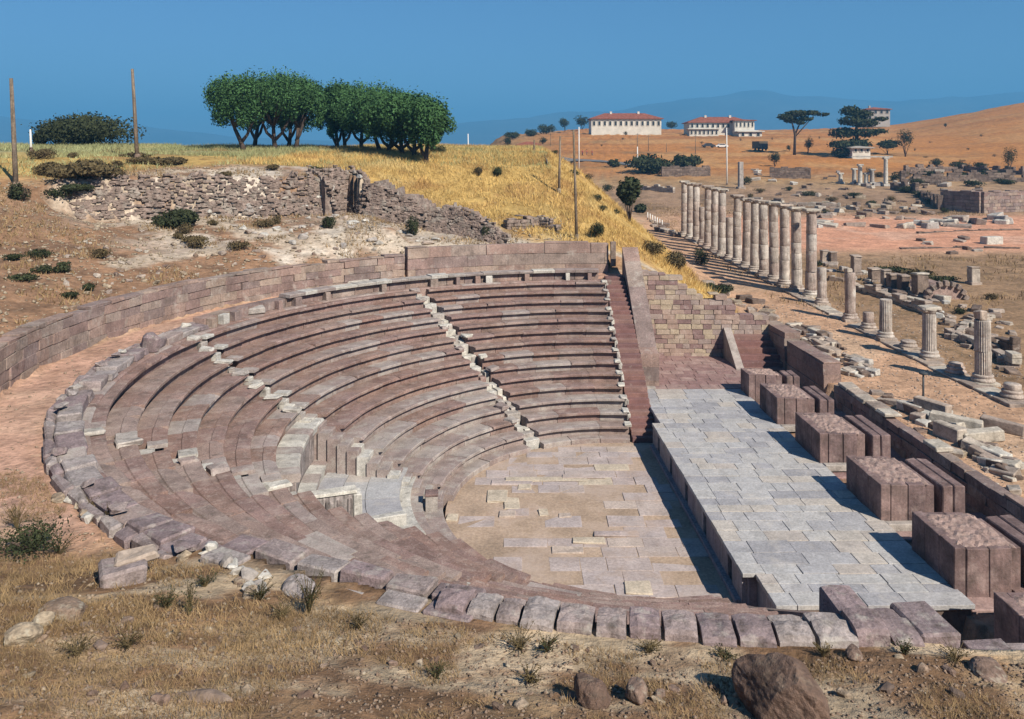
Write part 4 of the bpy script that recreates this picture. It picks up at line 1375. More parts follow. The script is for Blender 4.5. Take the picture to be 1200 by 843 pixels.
# ------------------------------------------------------------------ scattered fallen blocks
def inside(poly, x, y):
    c = False
    for i in range(len(poly)):
        (x1, y1), (x2, y2) = poly[i], poly[i - 1]
        if (y1 > y) != (y2 > y) and x < (x2 - x1) * (y - y1) / (y2 - y1) + x1: c = not c
    return c


def scatter(poly, n, lo, hi, lab, group, mats, name='fallen_block', cat='stone', flat=.5, long=1.6, lift=.3, yaw=None, tilt=.1, ch=.06, jt=.09):
    xs = [p[0] for p in poly]; ys_ = [p[1] for p in poly]
    k = 0; tries = 0
    words = lab.split()
    while words[0] in ('pale', 'small', 'grey', 'brown', 'white', 'dull', 'yellowish', 'single', 'loose', 'little'): words = words[1:]
    base = ' '.join(words).replace('wedge shaped ', '')
    while k < n and tries < n * 60:
        tries += 1
        u, v = rnd.uniform(min(xs), max(xs)), rnd.uniform(min(ys_), max(ys_))
        if not inside(poly, u, v): continue
        p = at(u, v)
        s = rnd.uniform(lo, hi)
        sz = (s * rnd.uniform(1, long), s * rnd.uniform(.7, 1.0), s * rnd.uniform(flat * .7, flat * 1.3))
        mk = rnd.choice(mats)
        fu = (u - min(xs)) / (max(xs) - min(xs)); fv = (v - min(ys_)) / (max(ys_) - min(ys_))
        size_w = 'small' if s < lo + (hi - lo) * .33 else ('medium sized' if s < lo + (hi - lo) * .7 else 'large')
        col_w = {'ruin': 'beige', 'white': 'whitish', 'darkstone': 'dark', 'rock': 'brown', 'boulder': 'dark brown'}[mk]
        pos_w = ('upper ' if fv < .5 else 'lower ') + ('left' if fu < .33 else 'middle' if fu < .66 else 'right') + ' part'
        o = stone(name, None, (p[0], p[1], p[2] + sz[2] * (lift - .05)), sz, rnd.uniform(0, 3.1) if yaw is None else yaw + rnd.uniform(-.25, .25), M[mk], ch * s, jt * s, (rnd.uniform(-tilt, tilt), rnd.uniform(-tilt, tilt)))
        tag(o, f'{size_w} {col_w} {base}, {pos_w}', cat, group)
        k += 1


YC = math.pi / 2 + .45
scatter([(925, 378), (958, 388), (1028, 438), (1012, 452), (985, 440), (958, 420), (938, 402)], 80, .28, .62, 'pale fallen slab in the wedge shaped heap by the corner wall', 'fallen slabs in the heap by the corner wall', ['ruin', 'ruin', 'white', 'darkstone'], name='fallen_slab', flat=.55, long=2.0, yaw=YC, tilt=.2, lift=.5)
scatter([(1055, 472), (1090, 476), (1192, 548), (1192, 580), (1130, 520), (1080, 500)], 70, .28, .62, 'broken marble piece in the heap beside the lamp post', 'broken marble pieces by the lamp post', name='marble_fragment', mats=['ruin', 'white', 'darkstone', 'ruin'], flat=.6, long=2.2, yaw=YC, tilt=.2, lift=.5)
for i, (u, v, L_, dy_, lab) in enumerate([(1120, 502, 3.0, .35, 'long carved beam lying in the marble heap, pointing to the right edge'), (1150, 517, 2.6, .3, 'second long beam in the marble heap at the right edge'), (1092, 489, 2.2, .5, 'dark topped slab at the left tip of the marble heap'),
                                     (1112, 515, 1.8, .4, 'squarish carved block in the middle of the marble heap'), (1175, 505, 2.4, .3, 'narrow beam at the upper edge of the marble heap')]):
    p = at(u, v)
    tag(stone('carved_beam', None, (p[0], p[1], p[2] + dy_ * .7), (L_ * .7, .5, dy_ * 1.6), [2.5, .1, 2.2, 2.0, 2.4][i], M['ruin'], .04, .03, (.05, .05)), lab, 'beam')
scatter([(962, 303), (990, 312), (1100, 348), (1190, 372), (1190, 400), (1140, 395), (1060, 352), (975, 330)], 60, .4, .95, 'grey block lying among the ruins behind the near columns', 'blocks behind the near columns', ['ruin', 'darkstone', 'ruin', 'white'])
scatter([(1100, 372), (1190, 398), (1190, 440), (1130, 415)], 26, .4, .9, 'weathered block at the right edge behind the tallest stump', 'blocks at the right edge behind the stump', ['ruin', 'darkstone'])
scatter([(950, 262), (1000, 264), (1130, 262), (1130, 268), (960, 268)], 16, .9, 1.8, 'white block along the back edge of the sandy court', 'white blocks behind the sandy court', ['white', 'ruin'], long=2.4)
scatter([(1085, 258), (1130, 258), (1195, 255), (1195, 262), (1090, 265)], 14, 1.0, 1.9, 'pale block at the foot of the pink terrace wall', 'pale blocks below the terrace wall', ['white', 'ruin'], long=2.0)
scatter([(880, 220), (990, 222), (1090, 240), (1090, 258), (960, 258), (930, 245)], 70, .6, 1.5, 'small brown stone on the mound between colonnade and court', 'stones on the ruin mound', name='mound_stone', mats=['darkstone', 'ruin', 'rock'])
scatter([(880, 200), (1060, 205), (1100, 222), (1040, 222), (880, 218)], 26, .7, 1.6, 'pale stone in front of the small far columns', 'stones round the far court', ['ruin', 'white', 'darkstone'])
scatter([(1050, 196), (1190, 205), (1190, 240), (1110, 238)], 40, .8, 1.8, 'dull stone on the terraces under the orange hill', 'stones on the terraces', ['darkstone', 'ruin', 'rock'])
scatter([(1055, 280), (1190, 278), (1190, 300), (1120, 300)], 8, .5, 1.2, 'single block on the open sandy court', 'blocks on the open sandy court', ['ruin', 'darkstone'])
scatter([(757, 258), (775, 262), (800, 280), (795, 285), (770, 272)], 16, .5, 1.0, 'grey stone in the line before the far columns', 'stones before the far columns', ['ruin', 'darkstone'])
scatter([(822, 330), (850, 333), (905, 365), (950, 390), (925, 396), (880, 372), (840, 348)], 34, .4, .9, 'rough grey stone along the top of the masonry wall', 'rough stones above the masonry wall', ['ruin', 'rock', 'darkstone'])
scatter([(985, 452), (1060, 470), (1190, 560), (1190, 590), (1100, 530)], 22, .25, .5, 'small loose stone on the bank behind the trench wall', 'small stones behind the trench wall', ['ruin', 'rock'])
t = tag(stone('marble_block', None, at(1162, 286) + V(0, 0, .4), (2.2, 1.2, 1.0), .2, M['white'], .06, .05), 'white sided block lying alone on the sandy court near the right edge', 'stone')
# tall narrow stele far behind the colonnade
p = at(868, 221)
t = thing('tall_pillar', 'tall slim pale pillar standing behind the middle of the colonnade', 'pillar', p)
stone('pillar_shaft', t, p + V(0, 0, 31 / F * p[1] / 2), (.9, .9, 31 / F * p[1]), .1, M['white'], .05, .03)
stone('pillar_base', t, p + V(0, 0, .1), (1.5, 1.5, .5), .1, M['ruin'], .05, .03)

# ------------------------------------------------------------------ rubble retaining wall on the upper slope
def rubble_wall(lab, pts, thick, seed, n, zfix=None):
    """pts: (u, y, height above ground front) measured along the foot"""
    t = None
    P_ = []
    for (ang, dr, h) in pts:
        rw = 38 - 5 * (min(ang, 58) - 33) / 24 + dr
        p = polar(rw - .05, ang, 0)
        P_.append((V(p[0], p[1], tz(p[0] + .5, p[1] - .7) if zfix is None else zfix), h))
    t = thing('rubble_wall', lab, 'wall', P_[len(P_) // 2][0])
    m_ = MB(); st = MB()
    K = 60
    vs = []; fs = []
    tot = len(P_) - 1
    rows_ = 7
    for i in range(K + 1):
        s = i / K * tot; j = min(int(s), tot - 1); f_ = s - j
        p = P_[j][0] * (1 - f_) + P_[j + 1][0] * f_
        h = (P_[j][1] * (1 - f_) + P_[j + 1][1] * f_) * (1 + .10 * math.sin(i * 1.3) + rnd.uniform(-.08, .08))
        d = P_[j + 1][0] - P_[j][0]; d[2] = 0; d /= np.linalg.norm(d)
        nrm = V(d[1], -d[0], 0)
        for q in range(rows_):
            b = nrm * rnd.uniform(-.08, .10)
            vs.append(p + b - nrm * .12 * q + V(0, 0, -.5 + (h + .5) * q / (rows_ - 1)))
        vs.append(p - nrm * thick + V(0, 0, h + rnd.uniform(-.1, .1)))
        vs.append(p - nrm * thick + V(0, 0, -.5))
        # rubble faces
        for _ in range(n // K):
            zz_ = rnd.uniform(-.1, h)
            c = p + d * rnd.uniform(-.3, .3) + nrm * (.02 - .12 * zz_ / max(h, .1) * 6) + V(0, 0, zz_)
            sx = rnd.uniform(.18, .5)
            c = c + nrm * .05
            st.box(c, (sx, .34, rnd.uniform(.10, .2)), math.atan2(d[1], d[0]) + rnd.uniform(-.15, .15), .03, .03)
    R_ = rows_ + 2
    for i in range(K):
        for q in range(R_ - 1):
            a = i * R_ + q
            fs.append([a, a + R_, a + R_ + 1, a + 1])
    fs.append(list(range(R_))); fs.append([K * R_ + q for q in range(R_)][::-1])
    link_mesh('wall_body', vs, fs, M['rubble'], t)
    o = st.build('rubble', M['rubble'], t)
    o['kind'] = 'stuff'
    return t


rubble_wall('long rough rubble wall curving across the upper left slope', [(31, .3, 2.2), (36, 0, 2.7), (42, 0, 2.9), (48, 0, 2.9), (54, 0, 2.8), (58, .2, 2.4)], 1.3, 1, 1500)
rubble_wall('short dark return wall in the recess at the right end of the long rubble wall', [(57.15, -.3, 2.4), (57.15, 1.5, 3.0), (57.15, 3.6, 3.1)], .8, 5, 420, 9.2)
rubble_wall('dark left cheek of the recess beside the broken rubble wall piece', [(60.1, 3.7, 3.1), (60.1, 1.6, 3.0), (60.1, -.5, 2.5)], .8, 6, 420, 9.2)
rubble_wall('shaded back wall of the recess between the two rubble walls', [(57.0, 2.2, 3.2), (58.6, 2.2, 3.3), (60.6, 2.2, 3.2)], .8, 7, 420, 9.2)
rubble_wall('broken rubble wall piece right of the long rough wall, above the white scree', [(60.7, -1.2, 2.4), (62, -1.8, 2.6), (64.5, -2.6, 2.2), (66.5, -3.6, 1.6)], 3.0, 2, 640)
rubble_wall('low rubble wall piece sloping down to the golden grass', [(67.5, -4.4, 1.3), (70, -5.2, 2.0), (73, -6.6, 1.7), (76.5, -8.3, .8)], 1.0, 3, 640)
# ------------------------------------------------------------------ trees and bushes
def leaf_mesh(centres, radii, n, size, squash=1.0, seed=0, hollow=.55, flatten=None):
    """many small leaf faces spread through a cloud of ellipsoids"""
    rs = np.random.RandomState(seed)
    centres = np.asarray(centres, float); radii = np.asarray(radii, float)
    w = (radii[:, 0] * radii[:, 1] + radii[:, 0] * radii[:, 2] + radii[:, 1] * radii[:, 2])
    idx = rs.choice(len(centres), n, p=w / w.sum())
    d = rs.normal(size=(n, 3)); d /= np.linalg.norm(d, axis=1)[:, None]
    rr = hollow + (1 - hollow) * rs.rand(n) ** .6
    rr *= 1 + .12 * rs.normal(size=n)
    pos = centres[idx] + d * rr[:, None] * radii[idx]
    a = rs.normal(size=(n, 3)) * .8 + np.cross(d, rs.normal(size=(n, 3))); a /= np.linalg.norm(a, axis=1)[:, None]
    b = np.cross(a, d + .5 * rs.normal(size=(n, 3))); b /= np.linalg.norm(b, axis=1)[:, None] + 1e-6
    s = size * rs.uniform(.6, 1.35, n)[:, None]
    v = np.stack([pos - a * s, pos + b * s * .55, pos + a * s, pos - b * s * .55], 1).reshape(-1, 3)
    f = np.arange(4 * n).reshape(n, 4)
    return v, f


def tree(name, lab, base, trunks, clouds, nleaf, lsize, leafmat, group=None, cat='tree', seed=0):
    """trunks: list of (points, radii) relative to base; clouds: list of (centre, radii)"""
    base = np.asarray(base, float)
    t = thing(name, lab, cat, base, group)
    m = MB()
    for pts, rad in trunks:
        m.tube([base + V(*p) for p in pts], rad, 7)
    m.build('trunk', M['bark'], t, True)
    c = [base + V(*q[0]) for q in clouds]
    v, f = leaf_mesh(c, [q[1] for q in clouds], nleaf, lsize, seed=seed)
    fast_mesh('crown', v, f, 4, M[leafmat], t)
    return t


def umbrella_pine(lab, u, vb, y, vtop, wpx, seed, lean=0.0, group=None, nb=7, depth=None, name='umbrella_pine', leaf='leaf', crown=.52, n=3600, vcrown=None):
    base = on(u, y)
    zt = H - (vtop - V0) / F * y
    hgt = zt - base[2]
    w = wpx / F * y / 2
    r = random.Random(seed)
    cb = hgt * (1 - crown)
    trunks = []; clouds = []
    top = (lean * hgt, 0, cb + .3)
    trunks.append(([(0, 0, -.3), (lean * hgt * .3 + r.uniform(-.15, .15), 0, cb * .45), top], [.30, .23, .18]))
    for s_ in (-1, 1):
        if r.random() < .75:
            q_ = (lean * hgt * .3, 0, cb * .45)
            trunks.append(([q_, (q_[0] + s_ * w * .16, r.uniform(-.4, .4), cb * .8), (q_[0] + s_ * w * .42, r.uniform(-.6, .6), cb + (hgt - cb) * .35)], [.20, .16, .08]))
    for i in range(nb):
        a = 2 * math.pi * i / nb + r.uniform(-.4, .4)
        k = r.uniform(.35, .78)
        x_, y_ = top[0] + math.cos(a) * w * k, math.sin(a) * (depth or w) * k
        z_ = cb + (hgt - cb) * (.50 + .22 * (1 - k) + r.uniform(-.08, .08))
        trunks.append(([top, ((top[0] + x_) / 2, y_ / 2, (cb + z_) / 2 + .1), (x_, y_, z_)], [.15, .10, .05]))
        q = w * r.uniform(.34, .50)
        clouds.append(((x_, y_, z_), (q, q, (hgt - cb) * r.uniform(.26, .42))))
        if r.random() < .6: clouds.append(((x_ * 1.05, y_, cb + (hgt - cb) * r.uniform(.10, .30)), (q * .55, q * .55, (hgt - cb) * .16)))
    clouds.append(((top[0], 0, hgt - (hgt - cb) * .32), (w * .55, w * .55, (hgt - cb) * .32)))
    for i in range(nb):
        a = r.uniform(0, 6.28); k = r.uniform(.2, .9)
        clouds.append(((top[0] + math.cos(a) * w * k, math.sin(a) * w * k, cb + (hgt - cb) * r.uniform(.3, .8)), (w * .25, w * .25, (hgt - cb) * .18)))
    return tree(name, lab, base, trunks, clouds, n, .135, leaf, group, seed=seed)


G = 'umbrella pines on the crest'
pines = [(287, 168, 84, 90, 58, -.14, 'leftmost umbrella pine on the crest with a leaning split trunk'), (298, 168, 92, 90, 50, .05, 'umbrella pine just right of the leaning leftmost one'),
         (323, 169, 86, 85, 78, -.03, 'thick umbrella pine in the middle of the left clump'), (337, 169, 95, 87, 58, .04, 'umbrella pine behind the middle of the left clump'), (346, 170, 88, 92, 46, .04, 'rightmost umbrella pine of the left clump'),
         (394, 170, 93, 99, 34, .0, 'leftmost umbrella pine of the right clump, beside the gap'), (404, 171, 100, 98, 42, -.03, 'second umbrella pine of the right clump'), (424, 173, 94, 98, 72, .0, 'third umbrella pine of the right clump'),
         (446, 176, 88, 102, 76, -.10, 'umbrella pine with twin slanting stems in the right clump'), (455, 177, 84, 106, 66, .08, 'umbrella pine right of the twin slanting stems'), (470, 177, 80, 108, 72, -.02, 'umbrella pine right of centre in the right clump'),
         (484, 178, 78, 112, 60, .02, 'second last umbrella pine at the right end'), (499, 179, 74, 116, 46, .02, 'last umbrella pine at the right end, foliage low to the ground')]
for i, (u, vb, y, vt, w, lean, lab) in enumerate(pines):
    umbrella_pine(lab, u, vb, y, vt, w * 1.36, 100 + i, lean, G, crown=.74 if i < 5 else .78, n=11000, nb=9)


def bush(lab, u, v, wpx, hpx, seed, leaf='leaf2', group=None, cat='bush', n=900, name='bush', y=None, size=None, trunk=False, k=8):
    n = int(n * 1.7) if size is None else n
    p = at(u, v) if y is None else on(u, y)
    w = wpx / F * p[1] / 2; h = hpx / F * p[1]
    r = random.Random(seed)
    tr = [([(0, 0, -.1), (r.uniform(-.1, .1) * w, 0, h * .6)], [.06 + h * .02, .03])]
    for i in range(3):
        a = r.uniform(0, 6.28)
        tr.append(([(0, 0, 0), (math.cos(a) * w * .5, math.sin(a) * w * .5, h * .55)], [.04 + h * .01, .015]))
    cl = []
    z0 = .42 if not trunk else .66
    for i in range(k):
        a = r.uniform(0, 6.28); q = r.uniform(0, .62)
        cl.append(((math.cos(a) * w * q, math.sin(a) * w * q, h * (z0 + r.uniform(-.14, .14))), (w * r.uniform(.35, .55), w * r.uniform(.35, .55), h * (r.uniform(.25, .4) if not trunk else r.uniform(.18, .3)))))
    return tree(name, lab, p, tr, cl, n, size or max(.05, w * .065), leaf, group, cat, seed)


# big dark dome of foliage at the upper left
bush('broad dark dome shaped tree at the far left beside the fence post', 92, 165, 150, 46, 1, 'leaf2', n=9000, cat='tree', name='dome_tree', y=88, size=.17, k=24)
bush('small dark shrub at the foot of the broad dome tree', 48, 165, 26, 22, 2, 'leaf2', n=700, y=86, size=.2)
for i, (u, v, w, h, leaf, lab) in enumerate([
    (205, 268, 66, 26, 'leaf2', 'dark weedy bush in front of the long rubble wall'), (100, 210, 90, 22, 'leaf3', 'brown thicket on the slope left of the rubble wall'), (60, 205, 50, 16, 'leaf3', 'dry thicket below the dome tree'),
    (26, 236, 34, 28, 'leaf2', 'dark bush at the left edge above the terrace'), (90, 226, 44, 10, 'leaf2', 'low dark bush left of the rubble wall top'), (482, 276, 20, 28, 'leaf2', 'dark conical shrub in the white scree'),
    (571, 281, 16, 18, 'leaf2', 'small dark shrub at the right end of the white scree'), (698, 278, 24, 22, 'leaf2', 'green shrub above the smooth pink wall, at the foot of the bank'), (583, 208, 20, 14, 'leaf2', 'dark bush low in the golden grass'),
    (562, 206, 16, 12, 'leaf3', 'grey weed clump beside the dark bush in the golden grass'), (512, 181, 22, 14, 'leaf2', 'rounded shrub under the last pine'), (384, 268, 22, 16, 'leaf2', 'dark foliage added to stand in for shade in the gap ending the long rubble wall'),  # last clump is added foliage, standing in for the shade in the wall gap
    (262, 208, 22, 8, 'leaf3', 'dry weeds on top of the rubble wall'), (372, 202, 16, 8, 'leaf2', 'small shrub on the grass above the rubble wall end'), (320, 200, 22, 9, 'leaf3', 'brown weeds in the grass above the rubble wall'),
    (200, 193, 60, 10, 'leaf3', 'long low brown weeds under the crest at the left'), (822, 310, 24, 24, 'leaf2', 'round green bush beside the colonnade path'), (840, 345, 40, 14, 'leaf2', 'dark weeds on top of the masonry wall'),
    (795, 318, 40, 26, 'leaf3', 'rusty dry weeds on the bank above the masonry wall'), (765, 300, 34, 24, 'leaf3', 'rusty dry weeds beside the end wall top'), (703, 312, 14, 20, 'leaf3', 'rusty weed in the corner of the smooth pink wall'),
    (710, 315, 10, 12, 'leaf2', 'dark green weed at the gate post corner')]):
    bush(lab, u, v, w, h, 20 + i, leaf, n=900 if w < 40 else 1500)

rq = random.Random(5)
for i in range(26):
    u, v = [(rq.uniform(15, 110), rq.uniform(215, 350)), (rq.uniform(110, 330), rq.uniform(262, 305)), (rq.uniform(30, 200), rq.uniform(182, 200))][i % 3 if i % 6 else 0]
    bush('low ' + ('brown' if i % 3 else 'dark green') + ' scrub on the dry slope above the curved wall, ' + ('far left' if u < 80 else 'left' if u < 160 else 'right') + (' upper' if v < 240 else ' lower') + ' part', u, v, rq.uniform(16, 46), rq.uniform(6, 14), 500 + i, 'leaf3' if i % 3 else 'leaf2', group='low brown scrub on the upper left slope', n=420)

for i in range(14):
    bush('tiny scrub dotted over the orange fields', [640, 705, 730, 822, 868, 905, 960, 1072, 1090, 1135, 1150, 1165, 1085, 1128][i], [166, 172, 164, 169, 166, 164, 163, 178, 168, 176, 160, 184, 186, 190][i], rq.uniform(4, 9), rq.uniform(2.5, 5), 600 + i, 'leaf2' if i % 2 else 'leaf3', group='tiny scrub on the orange fields', n=160)

# lone tree by the path and trees of the far country
bush('round headed small tree on a thin trunk at the top of the path', 738, 262, 34, 52, 61, 'leaf2', n=1600, cat='tree', name='small_tree', trunk=True, size=.28)
bush('bush right beside the round headed small tree', 752, 250, 18, 12, 62, 'leaf2', n=400, size=.25)
bush('long dark hedge of trees behind the colonnade, left part', 765, 203, 66, 25, 63, 'leaf2', n=2200, cat='tree', name='dark_tree', size=.45, k=10)
bush('long dark hedge of trees behind the colonnade, right part', 800, 198, 44, 20, 64, 'leaf2', n=1600, cat='tree', name='dark_tree', size=.45, k=8)
bush('dark bush at the left end of the long hedge', 720, 196, 16, 10, 65, 'leaf2', n=400, size=.4)


def far_tree(lab, u, v, hpx, wpx, seed, leaf='leaf2', trunk=True, n=900, name='far_tree', group=None, y=None):
    return bush(lab, u, v, wpx, hpx, seed, leaf, group, 'tree', n, name, y=y, trunk=trunk, k=8, size=None)


# flat topped tree and spreading cedar on the right hill
p = at(931, 182)
hh_ = 52 / F * p[1]
cl = [((x / F * p[1], rnd.uniform(-1, 1), z / F * p[1]), (rx / F * p[1], rx / F * p[1] * .8, rz / F * p[1])) for (x, z, rx, rz) in
      ((-8, 44, 11, 4), (4, 48, 13, 4), (20, 49, 9, 2.6), (33, 47, 7, 1.8), (-2, 40, 9, 3), (14, 42, 8, 2.5), (6, 37, 5, 2))]
tree('flat_topped_tree', 'flat topped tree with a bare trunk standing on the orange field', p, [([(0, 0, -.5), (.2, 0, hh_ * .45), (-.8, 0, hh_ * .75)], [.5, .38, .22]), ([(.2, 0, hh_ * .45), (2.2, 0, hh_ * .8)], [.3, .15]), ([(.2, 0, hh_ * .4), (6, 0, hh_ * .88)], [.2, .1])],
     cl, 2600, .42, 'leaf2', seed=71)
p = at(1003, 184)
hh_ = 62 / F * p[1]
k_ = p[1] / F
cl = [((x * k_, rnd.uniform(-2, 2), z * k_), (rx * k_, rx * k_ * .8, rz * k_)) for (x, z, rx, rz) in
      ((-4, 54, 12, 6), (6, 50, 13, 5), (-8, 42, 14, 6), (8, 40, 17, 5), (-14, 28, 16, 6), (10, 28, 15, 5), (-20, 14, 14, 5), (0, 14, 16, 7), (-12, 5, 18, 5), (28, 44, 8, 2.2), (26, 30, 10, 2.5))]
tree('dark_cedar', 'tall dark cedar with ragged spreading branches on the right hill', p, [([(0, 0, -.5), (.2, 0, hh_ * .5), (0, 0, hh_ * .9)], [.6, .4, .15]), ([(0, 0, hh_ * .55), (28 * k_, 0, hh_ * .72)], [.2, .08]), ([(0, 0, hh_ * .2), (-20 * k_, 0, hh_ * .28)], [.2, .08])],
     cl, 5200, .46, 'leaf2', seed=72)
FT = [(947, 181, 20, 16, 'small round tree right of the flat topped tree'), (1061, 184, 34, 22, 'dense tree at the right of the cedar, against the orange hill'), (1040, 182, 18, 40, 'dark low trees between the cedar and the dense tree'),
      (908, 196, 17, 20, 'shrubby tree below the truck'), (872, 217, 12, 18, 'dark shrub behind the slim pale pillar'), (1097, 196, 12, 18, 'shrub on the ruin terraces under the hill'), (1124, 199, 12, 26, 'wide shrub on the upper terrace'),
      (1150, 200, 12, 24, 'shrub row at the upper right terrace'), (1182, 208, 36, 20, 'dark tree cut by the right picture edge'), (1108, 150, 6, 6, 'tiny lone bush on the orange hillside'), (925, 177, 8, 8, 'little bush left of the flat topped trunk'),
      (990, 140, 10, 24, 'dark trees on the ridge left of the cedar top'),
      (682, 152, 16, 24, 'tree in front of the left white building, left end'), (706, 152, 13, 14, 'tree in front of the left white building, second'), (734, 150, 10, 8, 'small dark tree before the windows of the left building'),
      (750, 151, 13, 12, 'round tree before the middle of the left building'), (764, 151, 10, 9, 'tree at the right end of the left building'), (787, 151, 10, 18, 'tree clump between the two white buildings'),
      (795, 150, 12, 14, 'darker tree beside the right white building'), (640, 158, 14, 26, 'dark tree on the ridge left of the buildings'), (662, 155, 16, 20, 'dark tree close left of the buildings'), (622, 160, 10, 22, 'low trees further left on the ridge'),
      (600, 164, 10, 26, 'shrubs where the ridge drops to the left'), (575, 168, 10, 26, 'low shrubs on the falling ridge'), (552, 170, 10, 24, 'dark shrubs next to the pines on the ridge end'), (595, 173, 14, 16, 'bush in the field left of the red roofed hut'),
      (636, 169, 9, 12, 'bush right of the red roofed hut'), (733, 159, 6, 6, 'tiny dark bush on the field under the left building'), (650, 182, 6, 8, 'small bush by the road end')]
for i, (u, v, h, w, lab) in enumerate(FT):
    far_tree(lab, u, v, h, w, 200 + i, n=700, trunk=(h > 15))

# dark scrub among the ruins on the right
SCR = [(890, 226, 16, 6), (925, 224, 14, 6), (905, 240, 18, 6), (948, 230, 20, 7), (975, 236, 18, 6), (1000, 232, 22, 7), (1020, 240, 18, 6), (968, 252, 16, 6), (1045, 236, 16, 8), (1062, 226, 24, 9), (1080, 232, 26, 10), (1092, 240, 20, 11),
       (1060, 208, 30, 8), (1090, 207, 34, 8), (1125, 208, 34, 8), (1160, 207, 34, 9), (1030, 208, 22, 8), (1018, 206, 12, 13), (1050, 212, 20, 8), (1180, 216, 30, 8), (880, 232, 14, 6), (1108, 250, 16, 8), (1075, 216, 26, 8), (1140, 218, 30, 7),
       (1072, 322, 60, 5), (1045, 318, 50, 5), (1105, 330, 40, 6), (1126, 368, 24, 8), (1165, 352, 24, 8), (960, 312, 14, 6), (712, 225, 20, 10), (700, 236, 16, 10), (690, 212, 18, 10), (706, 248, 14, 9), (722, 252, 12, 7), (672, 206, 16, 8)]
for i, (u, v, w, h) in enumerate(SCR):
    bush(('wide ' if w > 20 else 'small ') + ('dark' if i % 4 else 'brown') + ' scrub among the ruins ' + ('on the bank beside the golden grass' if u < 730 else 'on the mound left of the court' if u < 1000 else 'on the terraces under the orange hill' if v < 260 else 'behind the near columns'), u, v, w, h, 400 + i, 'leaf2' if i % 4 else 'leaf3', group='dark scrub among the ruins', n=420)

# ------------------------------------------------------------------ grasses
def blades(name, n, sampler, hgt, wid, mat, lean=.35, seed=0):
    rs = np.random.RandomState(seed)
    X, Y = sampler(rs, n)
    Z = terrain(X, Y)
    n = len(X)
    a = rs.uniform(0, 6.283, n)
    h = hgt * rs.uniform(.4, 1.3, n)
    w = wid * rs.uniform(.6, 1.4, n)
    ln = rs.normal(size=(n, 2)) * lean * h[:, None]
    b0 = np.stack([X - np.cos(a) * w, Y - np.sin(a) * w, Z - .03], 1)
    b1 = np.stack([X + np.cos(a) * w, Y + np.sin(a) * w, Z - .03], 1)
    tp = np.stack([X + ln[:, 0], Y + ln[:, 1], Z + h], 1)
    v = np.stack([b0, b1, tp], 1).reshape(-1, 3)
    o = fast_mesh(name, v, np.arange(3 * n).reshape(n, 3), 3, M[mat])
    return tag(o, kind='stuff')


def s_bank(rs, n):
    Y = rs.uniform(53.8, 118, n * 3) ; X = rs.uniform(-22, 16, n * 3)
    keep_ = (fbm(X * .3, Y * .3, 3, 61) > -.25) & (X < 15.5) & (np.hypot(np.minimum(X - CX, 0), Y - CY) > np.interp(np.degrees(np.arctan2(Y - CY, -np.minimum(X - CX, -1e-3))), [55, 60, 68, 75, 82, 90], [41, 40, 36, 31, 26, 24.5]))
    return X[keep_][:n], Y[keep_][:n]


def s_meadow(rs, n):
    Y = rs.uniform(52, 108, n * 2); X = rs.uniform(-62, 3, n * 2)
    r = np.hypot(X - CX, Y - CY)
    k_ = (r > 40.5) & (fbm(X * .2, Y * .2, 3, 62) > -.2) & (X > -.68 * Y - 4) & ((r > 52) | (rs.rand(len(X)) < .4))
    return X[k_][:n], Y[k_][:n]


def s_slope(rs, n):
    Y = rs.uniform(26, 60, n * 3); X = rs.uniform(-40, 0, n * 3)
    r = np.hypot(X - CX, Y - CY); ang = np.degrees(np.arctan2(Y - CY, -(X - CX)))
    k_ = (r > 23) & (r < 42) & (fbm(X * .4, Y * .4, 3, 63) > .12)
    return X[k_][:n], Y[k_][:n]


def s_fore(rs, n):
    Y = rs.uniform(8.6, 12.4, n * 4) ; X = rs.uniform(-9, 8.5, n * 4)
    r = np.hypot(X - CX, Y - CY)
    r = np.where(X > CX, np.abs(Y - CY), r)
    k_ = (r > 19.75) & (fbm(X * .9, Y * .9, 4, 64) > .08)
    return X[k_][:n], Y[k_][:n]


def s_left(rs, n):
    Y = rs.uniform(11, 19.5, n * 4); X = rs.uniform(-14, -2, n * 4)
    r = np.hypot(X - CX, Y - CY); ang = np.degrees(np.arctan2(Y - CY, -(X - CX)))
    k_ = (r > 19.8) & (r < 26) & (fbm(X * .9, Y * .9, 4, 65) > np.where((ang > -50) & (r < 21.6), .25, -.05))
    return X[k_][:n], Y[k_][:n]


def s_mound(rs, n):
    Y = rs.uniform(60, 140, n * 2); X = rs.uniform(20, 75, n * 2)
    k_ = (fbm(X * .25, Y * .25, 3, 66) > .1) & ~((Y > 86) & (Y < 122) & (X > 24))
    return X[k_][:n], Y[k_][:n]


blades('golden_grass', 80000, s_bank, .42, .026, 'grass', .5, 1)
blades('meadow_grass', 62000, s_meadow, .36, .03, 'grass3', .5, 2)
blades('slope_grass', 16000, s_slope, .28, .03, 'grass2', .5, 3)
blades('dry_stubble', 34000, s_fore, .085, .0045, 'grass2', .9, 4)
blades('dry_stubble', 26000, s_left, .11, .006, 'grass2', .9, 5)
blades('ruin_grass', 14000, s_mound, .35, .04, 'grass2', .4, 6)
